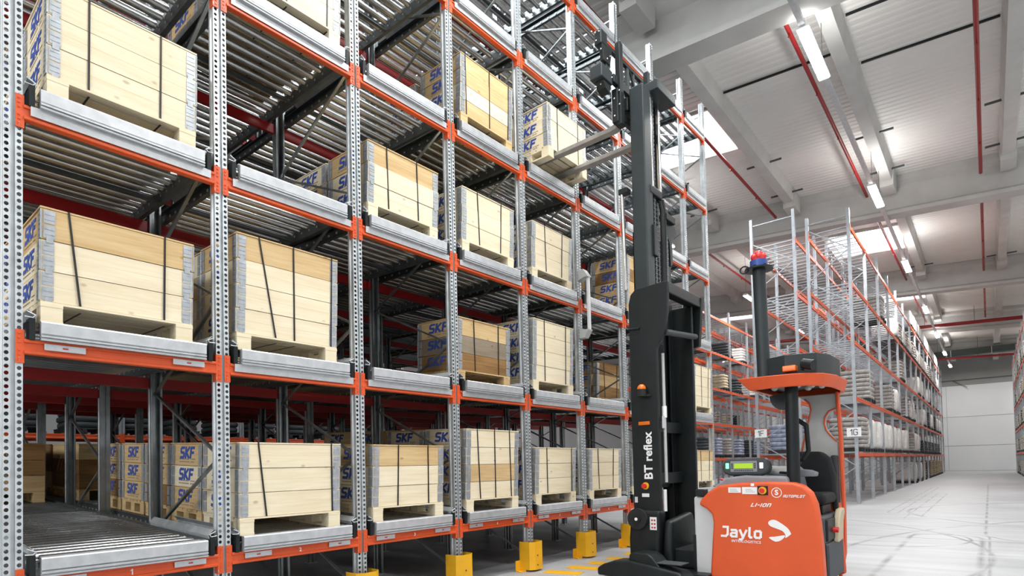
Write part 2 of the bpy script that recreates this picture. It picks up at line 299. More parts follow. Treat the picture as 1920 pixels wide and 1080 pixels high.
# ------------------------------------------------------------------ hall shell
X0, X1, Y0, Y1 = -34, 14, -16, 80
def shell():
    struct('floor', MB().box(X0, X1, Y0, Y1, -.2, 0), 'floor')
    # corrugated roof deck: ribs run across the hall
    skies = SKY
    mb = MB(); p = .26; n = int((Y1-Y0)/p); vs = []; fs = []
    def zz(i): return [0, 0, .045, .045][i % 4]
    ys = []
    for i in range(n):
        b = Y0+i*p; ys += [(b, 0), (b+.11, 0), (b+.155, .022), (b+.215, .022)]
    for xa, xb in [(X0, X1)]:
        for (y, dz) in ys: vs += [(xa, y, roof(xa)+dz), (xb, y, roof(xb)+dz)]
    fs = [(2*i, 2*i+1, 2*i+3, 2*i+2) for i in range(len(ys)-1)]
    mb.add(vs, fs); ce = struct('ceiling', mb, 'deck')
    # roof girders and purlins, parts of the ceiling
    for gy in [-1.6, 12.6, 26.8, 41.2, 55.2, 69.0]:
        g = MB(); pr = [(gy-.33, -1.5), (gy+.33, -1.5), (gy+.33, -1.36), (gy+.10, -1.22), (gy+.10, -.35), (gy+.36, -.22), (gy+.36, .0), (gy-.36, .0), (gy-.36, -.22), (gy-.10, -.35), (gy-.10, -1.22), (gy-.33, -1.36)]
        vs = [(x, y, roof(x)+z) for x in (X0, X1) for y, z in pr]; k = len(pr)
        g.add(vs, [tuple(range(k)), tuple(range(k, 2*k))[::-1]]+[(i, (i+1) % k, k+(i+1) % k, k+i) for i in range(k)])
        put('roof_girder', g, 'concrete', ce)
    px = [-18.45, -14.9, -11.35, -7.8, -4.25, -.70, 2.8, 6.38, 9.9]
    gys = [-16, -1.6, 12.6, 26.8, 41.2, 55.2, 69.0, 80]
    for x in px:
        z = roof(x)
        for a, b in zip(gys, gys[1:]):
            a2, b2 = a+.34, b-.34; e = 1.0; g = MB()
            g.prism([(x-.17, z-.5), (x+.17, z-.5), (x+.25, z), (x-.25, z)], 'y', a2+e, b2-e)
            for u, v in ((a2, a2+e), (b2-e, b2)): g.prism([(x-.22, z-.72), (x+.22, z-.72), (x+.25, z), (x-.25, z)], 'y', u, v)
            put('purlin', g, 'concrete', ce)
    for i, (xa, xb, ya, yb) in enumerate(skies):
        fr = MB(); z = lambda x: roof(x)
        def slab(m_, a, b, c, d, t0, t1): m_.add([(x, y, z(x)+t) for t in (t0, t1) for (x, y) in ((a, c), (b, c), (b, d), (a, d))], [(0, 1, 2, 3), (7, 6, 5, 4), (0, 4, 5, 1), (1, 5, 6, 2), (2, 6, 7, 3), (3, 7, 4, 0)])
        slab(fr, xa-.08, xb+.08, ya-.08, ya, -.12, -.01); slab(fr, xa-.08, xb+.08, yb, yb+.08, -.12, -.01); slab(fr, xa-.08, xa, ya, yb, -.12, -.01); slab(fr, xb, xb+.08, ya, yb, -.12, -.01)
        wo = struct('window_%d' % (i+1), fr, 'concrete')
        gl = MB(); slab(gl, xa, xb, ya, yb, -.06, -.03); put('pane', gl, 'skylight', wo)
    # dark seam lines across the roof sheets
    for (xa, xb, y) in [(-.45, 2.5, 17.0), (3.1, 6.1, 15.6), (-.4, 2.5, 43.2), (3.1, 6.1, 30.2), (6.7, 9.6, 30.2), (3.1, 6.1, 17.9)]:
        mb = MB().bar((xa, y, roof(xa)-.03), (xb, y, roof(xb)-.03), .05, .05); put('roof_seam', mb, 'black', ce)
    for x in px[4:]:
        for y, s in ((14.3, 1), (25.2, 1), (28.6, 1), (39.6, 1), (22.0, 1)):
            mb = MB().bar((x-.62, y, roof(x)-.2), (x+.62, y, roof(x)-.22), .05, .06); put('hanger_rod', mb, 'dark_steel', ce)
    # walls
    wb = MB().box(X0, X1, Y1, Y1+.25, 0, 16); wall = struct('wall_back', wb, 'wallgrey')
    zs = [0, 2.75, 5.95, 9.4]
    for k in range(3):
        for xa in [-34+6*i for i in range(8)]:
            put('wall_panel', MB().box(xa+.012, xa+5.988, Y1-.12, Y1-.001, zs[k]+.015, zs[k+1]-.02), 'wallpanel', wall)
    struct('wall_left', MB().box(X0-.25, X0, Y0, Y1, 0, 16), 'wallpanel')
    struct('wall_right', MB().box(X1, X1+.25, Y0, Y1, 0, 16), 'wallpanel')
    struct('wall_front', MB().box(X0, X1, Y0-.25, Y0, 0, 16), 'wallpanel')
    fr = MB()
    for i in range(9): fr.box(-14+3*i-.05, -14+3*i+.05, Y0, Y0+.12, 5.9, 9.3)
    fr.box(-14.05, 10.05, Y0, Y0+.12, 5.8, 5.9).box(-14.05, 10.05, Y0, Y0+.12, 9.3, 9.4)
    wo = struct('window_%d' % (len(skies)+1), fr, 'offwhite')  # unseen window band, added for the light it gives
    for i in range(8): put('pane', MB().box(-13.95+3*i, -11.05+3*i, Y0+.03, Y0+.06, 5.9, 9.3), 'skylight', wo)
    struct('trim_1', MB().box(-10, 13, 12.79, 12.808, .0003, .0012), 'dark_steel')
shell()
def broot(name, label, cat, x, y, z, group=None): return thing(name, label, cat, (*BR(x, y), z), (0, 0, BA), group)

# ------------------------------------------------------------------ lamps, pipes
def overhead():
    hb = MB().prism([(-.09, .06), (.09, .06), (.13, -.02), (.13, -.05), (-.13, -.05), (-.13, -.02)], 'y', -1.12, 1.12).mesh('housing', 'white')
    tb = MB().box(-.11, .11, -1.08, 1.08, -.075, -.051).mesh('light_strip', 'tube')
    rows = ['over the open aisle', 'beyond the frame on the far side of the aisle', 'behind the flow rack', 'between the racks']
    for r, (x, ys) in enumerate(LAMP_ROWS):
        for i, y in enumerate(ys):
            o = broot('ceiling_light', 'lit strip lamp, %s in row %s' % (ordw(i), rows[r]), 'lamp', x, y, LAMP_Z, 'strip lamps %s' % rows[r])
            link('housing', hb, o); link('light_strip', tb, o)
            for yy in (-.9, .9): put('suspension_wire', MB().bar((0, yy, .06), (0, yy, roof(x)-LAMP_Z), .012), 'dark_steel', o)
        if r == 0:
            o = broot('lighting_trunk', 'thin grey trunking rail carrying the strip lamps over the aisle', 'rail', x, 0, LAMP_Z+.04)
            for a, b in zip(ys[1:], ys[2:]):
                put('rail_length', MB().box(-.06, .06, a+1.15, b-1.15, -.06, .04), 'galv_light', o)
    k = 0
    for x, z, ys, lab in [(2.05, 12.15, [(13.4, 26.2), (27.6, 40.6), (42, 54.6)], 'above the aisle lamps'), (5.62, 11.9, [(13.4, 26.2), (27.6, 40.6), (42, 54.6)], 'beyond the aisle lamps'), (-1.42, 12.3, [(5, 12), (13.4, 26.2), (27.6, 40.6)], 'over the flow rack end'), (-5.6, 12.6, [(27.6, 40.6)], 'over the far rack')]:
        for j, (a, b) in enumerate(ys):
            o = tag(put('sprinkler_pipe', MB().cyl((0, a, 0), (0, b, 0), .055, 10), 'red', None, (*BR(x, 0), z), (0, 0, BA)), 'red sprinkler pipe under the roof %s, %s length from the camera' % (lab, ordw(j)), 'pipe', 'sprinkler pipes')
            hd = MB()
            for t in range(int((b-a)/3)): hd.cyl((0, a+1+3*t, -.05), (0, a+1+3*t, -.13), .02, 6); hd.cyl((0, a+1+3*t, -.13), (0, a+1+3*t, -.14), .035, 8)
            put('sprinkler_head', hd, 'red', o)['kind'] = 'stuff'
    for y, z, r, lab in [(53.6, 11.55, .13, 'thick red main pipe crossing the hall ahead of the duct'), (68.0, 10.9, .10, 'red pipe crossing the hall below the dark duct')]:
        o = broot('main_pipe', lab, 'pipe', 0, y, z)
        put('pipe_run', MB().cyl((-12, 0, .7), (9, 0, -.3), r, 10), 'red', o)
        s = MB()
        for x in range(-10, 9, 3): s.bar((x, 0, .14-.048*x), (x, 0, roof(x)-z), .03)
        put('pipe_hanger', s, 'dark_steel', o)
    o = broot('air_duct', 'dark grey rectangular duct under the roof near the end wall', 'duct', 0, 68.3, 11.35)
    put('duct_body', MB().box(-10, 9, -.3, .3, -.28, .28), 'duct', o)
    s = MB()
    for x in range(-9, 9, 3): s.box(x-.03, x+.03, -.33, .33, -.31, .31)
    put('duct_strap', s, 'galv_light', o)
    o = broot('conduit', 'thin horizontal conduit along the upper end wall', 'pipe', 0, 79.75, 10.0)
    put('conduit_run', MB().cyl((-6, 0, 0), (9, 0, 0), .035, 8), 'dark_steel', o)
    put('bracket_arm', MB().bar((2.6, 0, 0), (3.9, -.4, -.9), .06), 'dark_steel', o)
overhead()

# ------------------------------------------------------------------ flow rack
NB = 9
PY = [1.5*i for i in range(9)]+[13.27]
LV = [.77+1.768*k for k in range(6)]
DX = [0, -1.8, -3.6, -5.4, -7.2, -9.0]
H = 10.55
def upright_mesh(holes):
    mb = MB()
    side = [(.013, -.022), (.013, 0)], [(.058, 0), (.058, -.026), (.047, -.036), (.047, -.062), (.058, -.072), (.058, -.1), (.04, -.1)]
    for s in (1, -1):
        for ch in side:
            vs = [(x, s*y, z) for y, x in ch for z in (0, H)]
            mb.add(vs, [(2*i, 2*i+1, 2*i+3, 2*i+2) for i in range(len(ch)-1)])
        a, b = .013, .058
        if not holes:
            mb.add([(0, s*a, 0), (0, s*b, 0), (0, s*b, H), (0, s*a, H)], [(0, 1, 2, 3)]); continue
        c = (a+b)/2+.001; p = .05; r = .0142
        for i in range(int(H/p)):
            z0 = i*p; zc = z0+.025+(0 if s > 0 else .012)
            zc = min(zc, z0+p-.0165)
            out = [(a, z0), (c, z0), (b, z0), (b, z0+p/2), (b, z0+p), (c, z0+p), (a, z0+p), (a, z0+p/2)]
            inn = [(c+r*cos(t), zc+r*1.1*sin(t)) for t in [radians(q) for q in (-135, -90, -45, 0, 45, 90, 135, 180)]]
            mb.add([(0, s*y, z) for y, z in out+inn], [(j, (j+1) % 8, 8+(j+1) % 8, 8+j) for j in range(8)])
    mb.add([(-.022, y, z) for y in (-.013, .013) for z in (0, H)], [(0, 1, 3, 2)])
    return mb.mesh('upright', 'galv' if holes else 'galv_shade')
def beam_mesh(L_, m='orange'):
    pr = [(-.04, -.055), (.016, -.055), (.02, -.05), (.02, -.032), (.008, -.028), (.008, .028), (.02, .032), (.02, .05), (.016, .055), (-.04, .055)]
    return MB().prism(pr, 'y', .062, L_-.062).mesh('beam', m)
def bracket_mesh():
    mb = MB(); t = .006
    mb.box(t-.004, t+.004, -.046, 0, -.125, .125)             # front plate on the upright strip
    mb.box(-.06, t+.004, 0, .006, -.125, .125)               # plate along the side
    for z in (-.095, -.06, -.028, .03, .065, .098):
        mb.box(t+.004, t+.009, -.031, -.017, z-.006, z+.006)
    return mb.mesh('end_bracket', 'orange')
def pin_mesh(): return MB().box(.008, .013, -.026, -.022, -.11, -.085).mesh('locking_pin', 'galv_light')
def flow_rack():
    root = thing('pallet_flow_rack', 'tall galvanised pallet flow rack with orange front beams full of wooden crates', 'rack', (0, 0, 0))
    uh, us = upright_mesh(True), upright_mesh(False)
    br = [MB() for _ in range(1)]
    nodes_f = [.22, 1.72, 3.22, 4.72, 6.22, 7.72, 9.22]; nodes_r = [.97, 2.47, 3.97, 5.47, 6.97, 8.47, 9.97]
    seq = []
    for f, r in zip(nodes_f, nodes_r): seq += [(0, f), (1, r)]
    bm_ = {}
    for k, ((a, z0), (b, z1)) in enumerate(zip(seq, seq[1:])):
        bm_[k] = MB().bar((-.07-1.66*a, 0, z0), (-.07-1.66*b, 0, z1), .032, .022).mesh('diagonal_brace', 'galv_shade')
    hb = MB().bar((-.07, 0, 10.25), (-1.73, 0, 10.25), .032, .022).mesh('top_tie', 'galv')
    fp = MB().box(-.13, .03, -.085, .085, 0, .008).mesh('foot_plate', 'galv')
    for n, y in enumerate(PY):
        for j, x in enumerate(DX):
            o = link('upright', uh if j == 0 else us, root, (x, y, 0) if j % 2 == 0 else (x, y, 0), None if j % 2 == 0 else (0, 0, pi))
            link('foot_plate', fp, o)
        for x in (0, -3.6, -7.2):
            for k, me in bm_.items(): link('diagonal_brace', me, root, (x, y, 0))
            link('top_tie', hb, root, (x, y, 0))
    bm, bl = beam_mesh(1.5), beam_mesh(PY[9]-PY[8]); bk = bracket_mesh(); pn = pin_mesh()
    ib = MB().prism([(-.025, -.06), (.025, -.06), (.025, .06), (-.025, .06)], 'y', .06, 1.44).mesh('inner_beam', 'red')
    plate = MB().box(.021, .024, -.13, .13, -.024, .024).mesh('label_plate', 'galv_light')
    dash = MB().box(.0245, .0255, -.018, .018, -.006, .006).mesh('printed_dash', 'sticker_red')
    strip = MB().prism([(.021, -.018), (.027, -.018), (.030, .055), (.021, .055)], 'y', .10, 1.40).mesh('label_rail', 'galv_light')
    for n in range(NB):
        for k, z in enumerate(LV):
            b = link('beam', bm if n < 8 else bl, root, (0, PY[n], z)); L_ = PY[n+1]-PY[n]
            e = link('end_bracket', bk, b, (0, .059, 0))
            link('end_bracket', bk, b, (0, L_-.059, 0), (0, 0, 0)).scale = (1, -1, 1)
            link('locking_pin', pn, b, (0, .059, 0)); link('locking_pin', pn, b, (0, L_-.036, 0))
            if k == 0 or (k == 1 and n == 0):
                for yy in (.31, L_-.30): link('label_plate', plate, b, (0, yy, .012)); link('printed_dash', dash, b, (0, yy, .012))
            else: link('label_rail', strip, b).scale = (1, L_/1.5, 1)
            if k == 0: (lettering if n else lambda a, b_, c, m, O, U, V, p, q: stroke_letters(a, b_, .042, m, O, U, V, p, .2))('bay_number', str(n+1), .055, 'white', (.0105, L_*.5, .0), (0, 1, 0), (0, 0, 1), b, .001)
            for x in DX[1:]:
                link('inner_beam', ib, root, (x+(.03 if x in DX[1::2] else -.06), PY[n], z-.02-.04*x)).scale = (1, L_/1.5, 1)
    return root
flow_rack()

def lanes():
    RP = .17
    stop = MB().prism([(.0, .055), (.060, .055), (.062, .068), (.044, .071), (.044, .078), (.062, .081), (.062, .094), (.044, .097), (.050, .104), (.056, .108), (.056, .19), (.05, .2), (-.02, .2), (-.02, .19), (0.0, .18)], 'y', .155, 1.335).mesh('front_stop', 'galv_light')
    roller = MB().cyl((0, .17, 0), (0, 1.32, 0), .041, 12)
    roller.cyl((0, .135, 0), (0, .17, 0), .014, 6).cyl((0, 1.32, 0), (0, 1.355, 0), .014, 6); roller = roller.mesh('roller', 'roller')
    def rail(s):
        y = .13 if s < 0 else 1.36; mb = MB(); a = s
        mb.box(-9, -.02, y-.003, y+.003, .065, .20); mb.box(-9, -.02, min(y, y+a*.045), max(y, y+a*.045), .065, .07); mb.box(-9, -.02, min(y, y+a*.045), max(y, y+a*.045), .195, .20)
        return mb.mesh('side_rail', 'dark_steel')
    def bolts(s):
        y = .13 if s < 0 else 1.36; mb = MB()
        for i in range(32): mb.box(-.10-RP*i-.012, -.10-RP*i+.012, y-.008+s*.004, y+.008+s*.004, .118, .142)
        return mb.mesh('roller_bolts', 'galv_light')
    def guide(s):
        y = .125 if s < 0 else 1.365; a = s; mb = MB()
        pr = [(y, .20), (y-a*.012, .235), (y+a*.035, .285), (y+a*.037, .281), (y-a*.008, .234), (y+a*.004, .20)]
        mb.prism(pr, 'x', -1.5, -.0); return mb.mesh('entry_guide', 'galv')
    def bracket(s):
        y = .125 if s < 0 else 1.365; a = s
        return MB().box(-.09, .03, min(y, y+a*.035), max(y, y+a*.035), .055, .215).mesh('guide_bracket', 'black')
    def lip(s):
        y = .125 if s < 0 else 1.365; a = s; mb = MB()
        mb.tube([(.012, y+a*.05, .268), (.012, y-a*.004, .243), (.012, y+a*.012, .222), (.012, y+a*.06, .226)], .005, 6); return mb.mesh('guide_lip', 'galv_light')
    parts = [('side_rail', rail(-1)), ('side_rail', rail(1)), ('entry_guide', guide(-1)), ('entry_guide', guide(1)), ('guide_bracket', bracket(-1)), ('guide_bracket', bracket(1)), ('guide_lip', lip(-1)), ('guide_lip', lip(1))]
    bo = bolts(-1), bolts(1)
    NR = 22
    rear = MB()
    for i in range(NR, 52): rear.cyl((-.10-RP*i, .17, .16), (-.10-RP*i, 1.32, .16), .038, 8)
    rear = rear.mesh('rear_rollers', 'galv_shade')
    cross = MB()
    for i in range(5): cross.box(-1.2-1.8*i, -1.15-1.8*i, .13, 1.36, .07, .10)
    cross = cross.mesh('cross_tie', 'dark_steel')
    lv = ['lowest level', 'second level up', 'third level up', 'fourth level up', 'fifth level up', 'top level']
    for n in range(NB):
        for k in range(6):
            if (k == 4 and n < 1) or (k == 5 and n < 2): continue
            r = thing('roller_lane', 'roller lane of the flow rack, %s, %s bay from near end' % (lv[k], ordw(n)), 'conveyor', (0, PY[n], LV[k]), (0, .04, 0), 'roller lanes of the flow rack')
            if n == 8: r.scale = (1, (PY[9]-PY[8])/1.5, 1)
            link('front_stop', stop, r)
            for nm, me in parts: link(nm, me, r)
            for me in bo: link('roller_bolts', me, r)['kind'] = 'stuff'
            for i in range(NR): link('roller', roller, r, (-.10-RP*i, 0, .16))
            link('rear_rollers', rear, r)['kind'] = 'stuff'
            link('cross_tie', cross, r)['kind'] = 'stuff'
lanes()

# ------------------------------------------------------------------ wooden crates
CM = {}
def cm(key, fn):
    if key not in CM: CM[key] = fn()
    return CM[key]
CW, CD = 1.08, .82
def small_text():
    mb = MB(); R = random.Random(3)
    for z in (.018, -.012):
        x = -.2
        while x < .2:
            w_ = R.uniform(.012, .04);  mb.box(x, x+w_, -.001, 0, z, z+.012); x += w_+R.uniform(.008, .05 if R.random() < .3 else .012)
    return mb.mesh('printed_small_text', 'faint_print')
def crate(label, loc, nc=3, hc=.235, tones='ppp', group='wooden crates on the flow rack', straps=(-.26, .24), slant=(.03, 0), detail=True, tilt=.04, hs=True, band='strap'):
    o = thing('wooden_crate', label, 'crate', loc, (0, tilt, 0), group)
    h2 = CW/2; T = {'p': 'wood_pale', 't': 'wood_tan', 'b': 'wood_brown', 'g': 'wood_grey'}
    # pallet: bottom runners, blocks and deck boards
    pw = 'wood_pale' if tones[0] in 'p' else 'wood_tan'
    pal = link('pallet', cm(('stringer', pw), lambda: MB().box(-CD+.01, .012, -h2, -h2+.14, .125, .147).box(-CD+.01, .012, h2-.14, h2, .125, .147).mesh('pallet', pw)), o)
    pal['kind'] = 'stuff'
    for y in (-h2+.07, h2-.07):
        link('runner_board', cm(('run', pw), lambda: MB().box(-CD+.01, .012, -.07, .07, 0, .022).mesh('runner_board', pw)), pal, (0, y, 0))
        for x in (-.06, -.40, -.74):
            link('block', cm(('blk', pw), lambda: MB().box(-.07, .07, -.068, .068, .022, .125).mesh('block', pw)), pal, (x, y, 0))
    for x in (-.0, -.125, -.25, -.375, -.5, -.61, -.725):
        link('deck_board', cm(('dk', pw), lambda: MB().box(-.105, .0, -h2, h2, .148, .165).mesh('deck_board', pw)), pal, (x+.008 if x == 0 else x, 0, 0))
    for c in range(nc):
        tn = T[tones[c % len(tones)]]; z = .166+c*hc; jit = random.uniform(-.004, .004)
        co = link('collar', cm(('front', tn, hc), lambda: MB().box(-.02, 0, -h2, h2, .0028, hc-.0028).mesh('collar', tn)), o, (jit, jit, z))
        link('side_board', cm(('side', tn, hc), lambda: MB().box(-CD+.021, -.021, -h2+.003, -h2+.022, .0028, hc-.0028).mesh('side_board', tn)), co)
        link('side_board', cm(('side', tn, hc), None), co, (0, CW-.025, 0))
        link('rear_board', cm(('front', tn, hc), None), co, (-CD+.02, 0, 0))
        if detail:
            def hinge():
                mb = MB()
                for (a, b) in ((.012, hc*.5-.006), (hc*.5+.006, hc-.012)):
                    mb.box(.001, .004, -h2+.012, -h2+.085, a, b); mb.box(-.085, -.012, -h2-.004, -h2-.001, a, b)
                    for zz in (a+.03, b-.03): mb.box(.004, .0065, -h2+.02, -h2+.078, zz-.004, zz+.004); mb.box(-.078, -.02, -h2-.0065, -h2-.004, zz-.004, zz+.004)
                mb.cyl((-.002, -h2-.001, .006), (-.002, -h2-.001, hc-.006), .007, 8)
                mb.box(.0005, .006, -h2+.03, -h2+.075, -.022, .03)
                return mb.mesh('corner_hinge', 'hinge')
            hm = cm(('hinge', hc), hinge)
            for sx, sy in ((1, 1), (1, -1), (-1, 1)):
                q = link('corner_hinge', hm, co, (0 if sx > 0 else -CD, 0, 0)); q.scale = (sx, sy, 1)
            for wv in (hc*.5,): link('plank_joint', cm(('pj', hc), lambda: MB().box(-.001, .0003, -h2+.09, h2-.09, hc*.52-.0007, hc*.52+.0007).mesh('plank_joint', 'wood_tan')), co)
        if hs:
            stroke_letters('printed_letters', 'SKF', .105, 'blue', (-.41+.02*((c*7) % 3-1), -h2+.0024, hc*.60), (1.30, 0, 0), (0, 0, 1), co, .27, .15, .10)
            link('printed_small_text', cm('ptxt', lambda: small_text()), co, (-.41, -h2+.0022, hc*.2))['kind'] = 'stuff'
    zt = .166+nc*hc
    link('lid', cm(('lid', tones[nc-1 if len(tones) >= nc else -1]), lambda: MB().box(-CD-.005, .005, -h2-.005, h2+.005, .001, .014).mesh('lid', T[tones[-1]])), o, (0, 0, zt))
    for s, sl in zip(straps, slant):
        def st():
            mb = MB(); t = .007; f = .008; y0, y1 = s-sl, s+sl
            mb.add([(f, y1-t, .165), (f, y1+t, .165), (f, y0+t, zt+.017), (f, y0-t, zt+.017), (.0, y1-t, .165), (.0, y1+t, .165), (.0, y0+t, zt+.017), (.0, y0-t, zt+.017)], [(0, 1, 2, 3), (0, 3, 7, 4), (1, 5, 6, 2), (4, 7, 6, 5)])
            mb.box(-CD-.008, f, y0-t, y0+t, zt+.0145, zt+.017); mb.box(-CD-.008, f, y1-t, y1+t, .110, .113); mb.box(-CD-.008, -CD-.005, y0-t, y0+t, .11, zt+.017)
            return mb.mesh('strap', band)
        link('strap', cm(('strap', s, sl, nc, hc, band), st), o)
    return o
LVN = ['lowest level', 'second level up', 'third level up', 'fourth level up']
def on_lane(n, k, desc, x=-.01, y=None, line=0, **kw):
    yy = PY[n]+(.69 if y is None else y)
    where = 'front' if line == 0 else '%s in line' % ordw(line)
    return crate('%s%s, %s, %s bay from near end' % (desc, ', front' if line == 0 else ' '+where, LVN[k], ordw(n)), (x, yy, LV[k]+.2-.04*x), **kw)
def crates():
    # lowest level
    on_lane(1, 0, 'pale wooden collar crate', y=.68, straps=(-.32, .44), slant=(.045, .01))
    on_lane(2, 0, 'pale crate with tan top collar', tones='ppt', straps=(-.18, .29), slant=(0, .01))
    on_lane(3, 0, 'four collar pale crate', nc=4, tones='ptpp', straps=(-.30, .03, .36), slant=(.04, .02, .03))
    on_lane(4, 0, 'pale crate with green edge band', straps=(-.25, .42), slant=(.02, .01))
    on_lane(5, 0, 'pale wooden crate', straps=(-.25, .25))
    on_lane(6, 0, 'pale wooden crate behind the mast', )
    on_lane(7, 0, 'pale wooden crate beside the mast')
    on_lane(8, 0, 'pale wooden crate with darker top', tones='ppt')
    # second level
    on_lane(0, 1, 'pale crate with tan top collar', tones='ppt', straps=(-.33, .31), slant=(.04, 0), y=.70)
    on_lane(1, 1, 'tall pale crate with stained top collar', nc=4, tones='pppt', straps=(-.24, .04, .47), slant=(.09, .01, 0), y=.67)
    on_lane(3, 1, 'weathered brown crate with greyed middle', tones='bgt', x=-.12, straps=(-.22, .28), slant=(.02, .01), hs=True)
    on_lane(4, 1, 'four collar pale crate', nc=4, straps=(-.25, .32), slant=(.02, .01))
    on_lane(6, 1, 'brown crate set back', x=-.75, tones='btb', nc=3)
    on_lane(8, 1, 'four collar pale crate', nc=4, straps=(-.1, .3))
    # third level
    on_lane(0, 2, 'pale wooden crate with knots', y=.74, straps=(-.27, .25), slant=(.0, 0))
    on_lane(2, 2, 'pale crate with tan top collar', tones='ppt', straps=(-.26, .2), slant=(.02, .02))
    on_lane(3, 2, 'pale wooden crate', straps=(-.22, .25), y=.71)
    on_lane(4, 2, 'pale wooden crate', straps=(-.2, .25), y=.73)
    on_lane(6, 2, 'tan crate with four collars', nc=4, tones='ttbt')
    # fourth level
    on_lane(1, 3, 'pale wooden crate', straps=(-.12, .38), y=.77)
    on_lane(3, 3, 'tan and pale four collar crate', nc=4, hc=.2, tones='tptt', straps=(-.44, .04, .45), slant=(.02, .01, 0), y=.73)
    crate('pale crate carried on the raised forks of the reach truck', (.24, 6.90, 6.397), nc=3, hc=.225, straps=(-.28, .30), slant=(0, .0), tilt=0, group='crate on the forks')
    # crates waiting further back in their lanes
    back = [(1, 0, 4), (2, 0, 3), (3, 0, 3), (4, 0, 2), (5, 0, 2), (6, 0, 2), (0, 1, 1), (1, 1, 2), (4, 1, 2), (2, 1, -1), (2, 2, 2), (3, 2, 1), (4, 2, 2), (3, 3, 2), (0, 2, 1), (1, 3, 1), (4, 3, 2), (6, 2, 2), (6, 1, 2)]
    for n, k in [(0, 0), (1, 0), (2, 0), (3, 0), (0, 1), (1, 1), (2, 1), (4, 1), (3, 1), (1, 2), (2, 2), (3, 2), (5, 2)]:
        for i in range(4): on_lane(n, k, 'added dark crate', x=-5.55-.86*i, line=6+i, tones=random.choice(['ttb', 'bbt', 'tbb']), detail=False, hs=False, straps=(), slant=())  # extra crates added at the lane backs to block light and darken the interior
    for n, k, m in back:
        if m < 0:
            on_lane(n, k, 'tan crate, dark lane,', x=-4.4, line=4, tones='ttt', detail=False, y=.72); continue
        for i in range(1, m+1):
            tn = random.choice(['ppt', 'ttp', 'tpt', 'ttt', 'btt'])
            on_lane(n, k, 'wooden crate waiting', x=-.01-.87*i-random.uniform(0, .04)-(.5 if (n, k) == (4, 3) else 0), line=i, tones=tn, detail=i < 2 or (n, k) == (1, 0), nc=4 if (n, k) in ((3, 0), (1, 1)) else 3)
crates()

# ------------------------------------------------------------------ yellow protectors, bar lamp, floor marks
def protectors():
    me = MB()
    pr = [(-.10, -.15), (.09, -.15), (.15, -.085), (.15, .085), (.09, .15), (-.10, .15), (-.10, .142), (.086, .142), (.142, .08), (.142, -.08), (.086, -.142), (-.10, -.142)]
    body = MB().prism(pr, 'z', .03, .44).mesh('guard_shell', 'yellow')
    foot = MB().prism([(-.10, .142), (.0, .142), (.0, .27), (-.10, .22)], 'z', .0, .012)
    foot.prism([(-.1, .150), (-.092, .150), (-.092, .25), (-.1, .25)], 'z', .0, .16); foot.box(-.1, .02, .142, .16, 0, .05); fm = foot.mesh('foot_bracket', 'yellow')
    bolt = MB().cyl((.146, 0, 0), (.158, 0, 0), .011, 6).mesh('bolt', 'dark_steel')
    for n in range(1, 10):
        o = thing('post_protector', 'bright yellow steel guard around the foot of the %s front post of the flow rack' % ordw(n), 'guard', (0, PY[n], 0), group='yellow post guards')
        link('guard_shell', body, o); link('foot_bracket', fm, o); link('foot_bracket', fm, o).scale = (1, -1, 1)
        for z in (.1, .24):
            link('bolt', bolt, o, (0, -.03, z))
    o = thing('bar_lamp', 'slim white vertical bar on grey arms fixed to the sixth front post', 'lamp', (0, 7.5, 0))
    put('lens_bar', MB().box(.12, .17, .03, .085, 3.86, 4.80), 'led_bar', o, bevel=.01)
    for z, s in ((4.80, 1), (3.86, -1)):
        put('arm', MB().prism([(.0, z-.06*s), (.0, z+.12*s), (.10, z+.12*s), (.18, z), (.18, z-.02*s), (.11, z-.02*s)], 'y', -.03, .095), 'grey', o)
    marks = [(.30, 6.05), (.36, 6.55), (.42, 7.05), (.42, 7.6), (.42, 8.2), (.44, 8.8), (.44, 9.4), (.44, 10.0), (.44, 10.6), (.44, 11.2), (.3, 5.5)]
    for i, (x, y) in enumerate(marks):
        tag(put('floor_marking', MB().box(-.06, .5, -.13, .13, .0005, .003), 'yellow', None, (x, y, 0), (0, 0, .25)), 'yellow painted dash on the floor in front of the flow rack, %s from the near end' % ordw(i), 'marking', 'yellow floor dashes')
protectors()

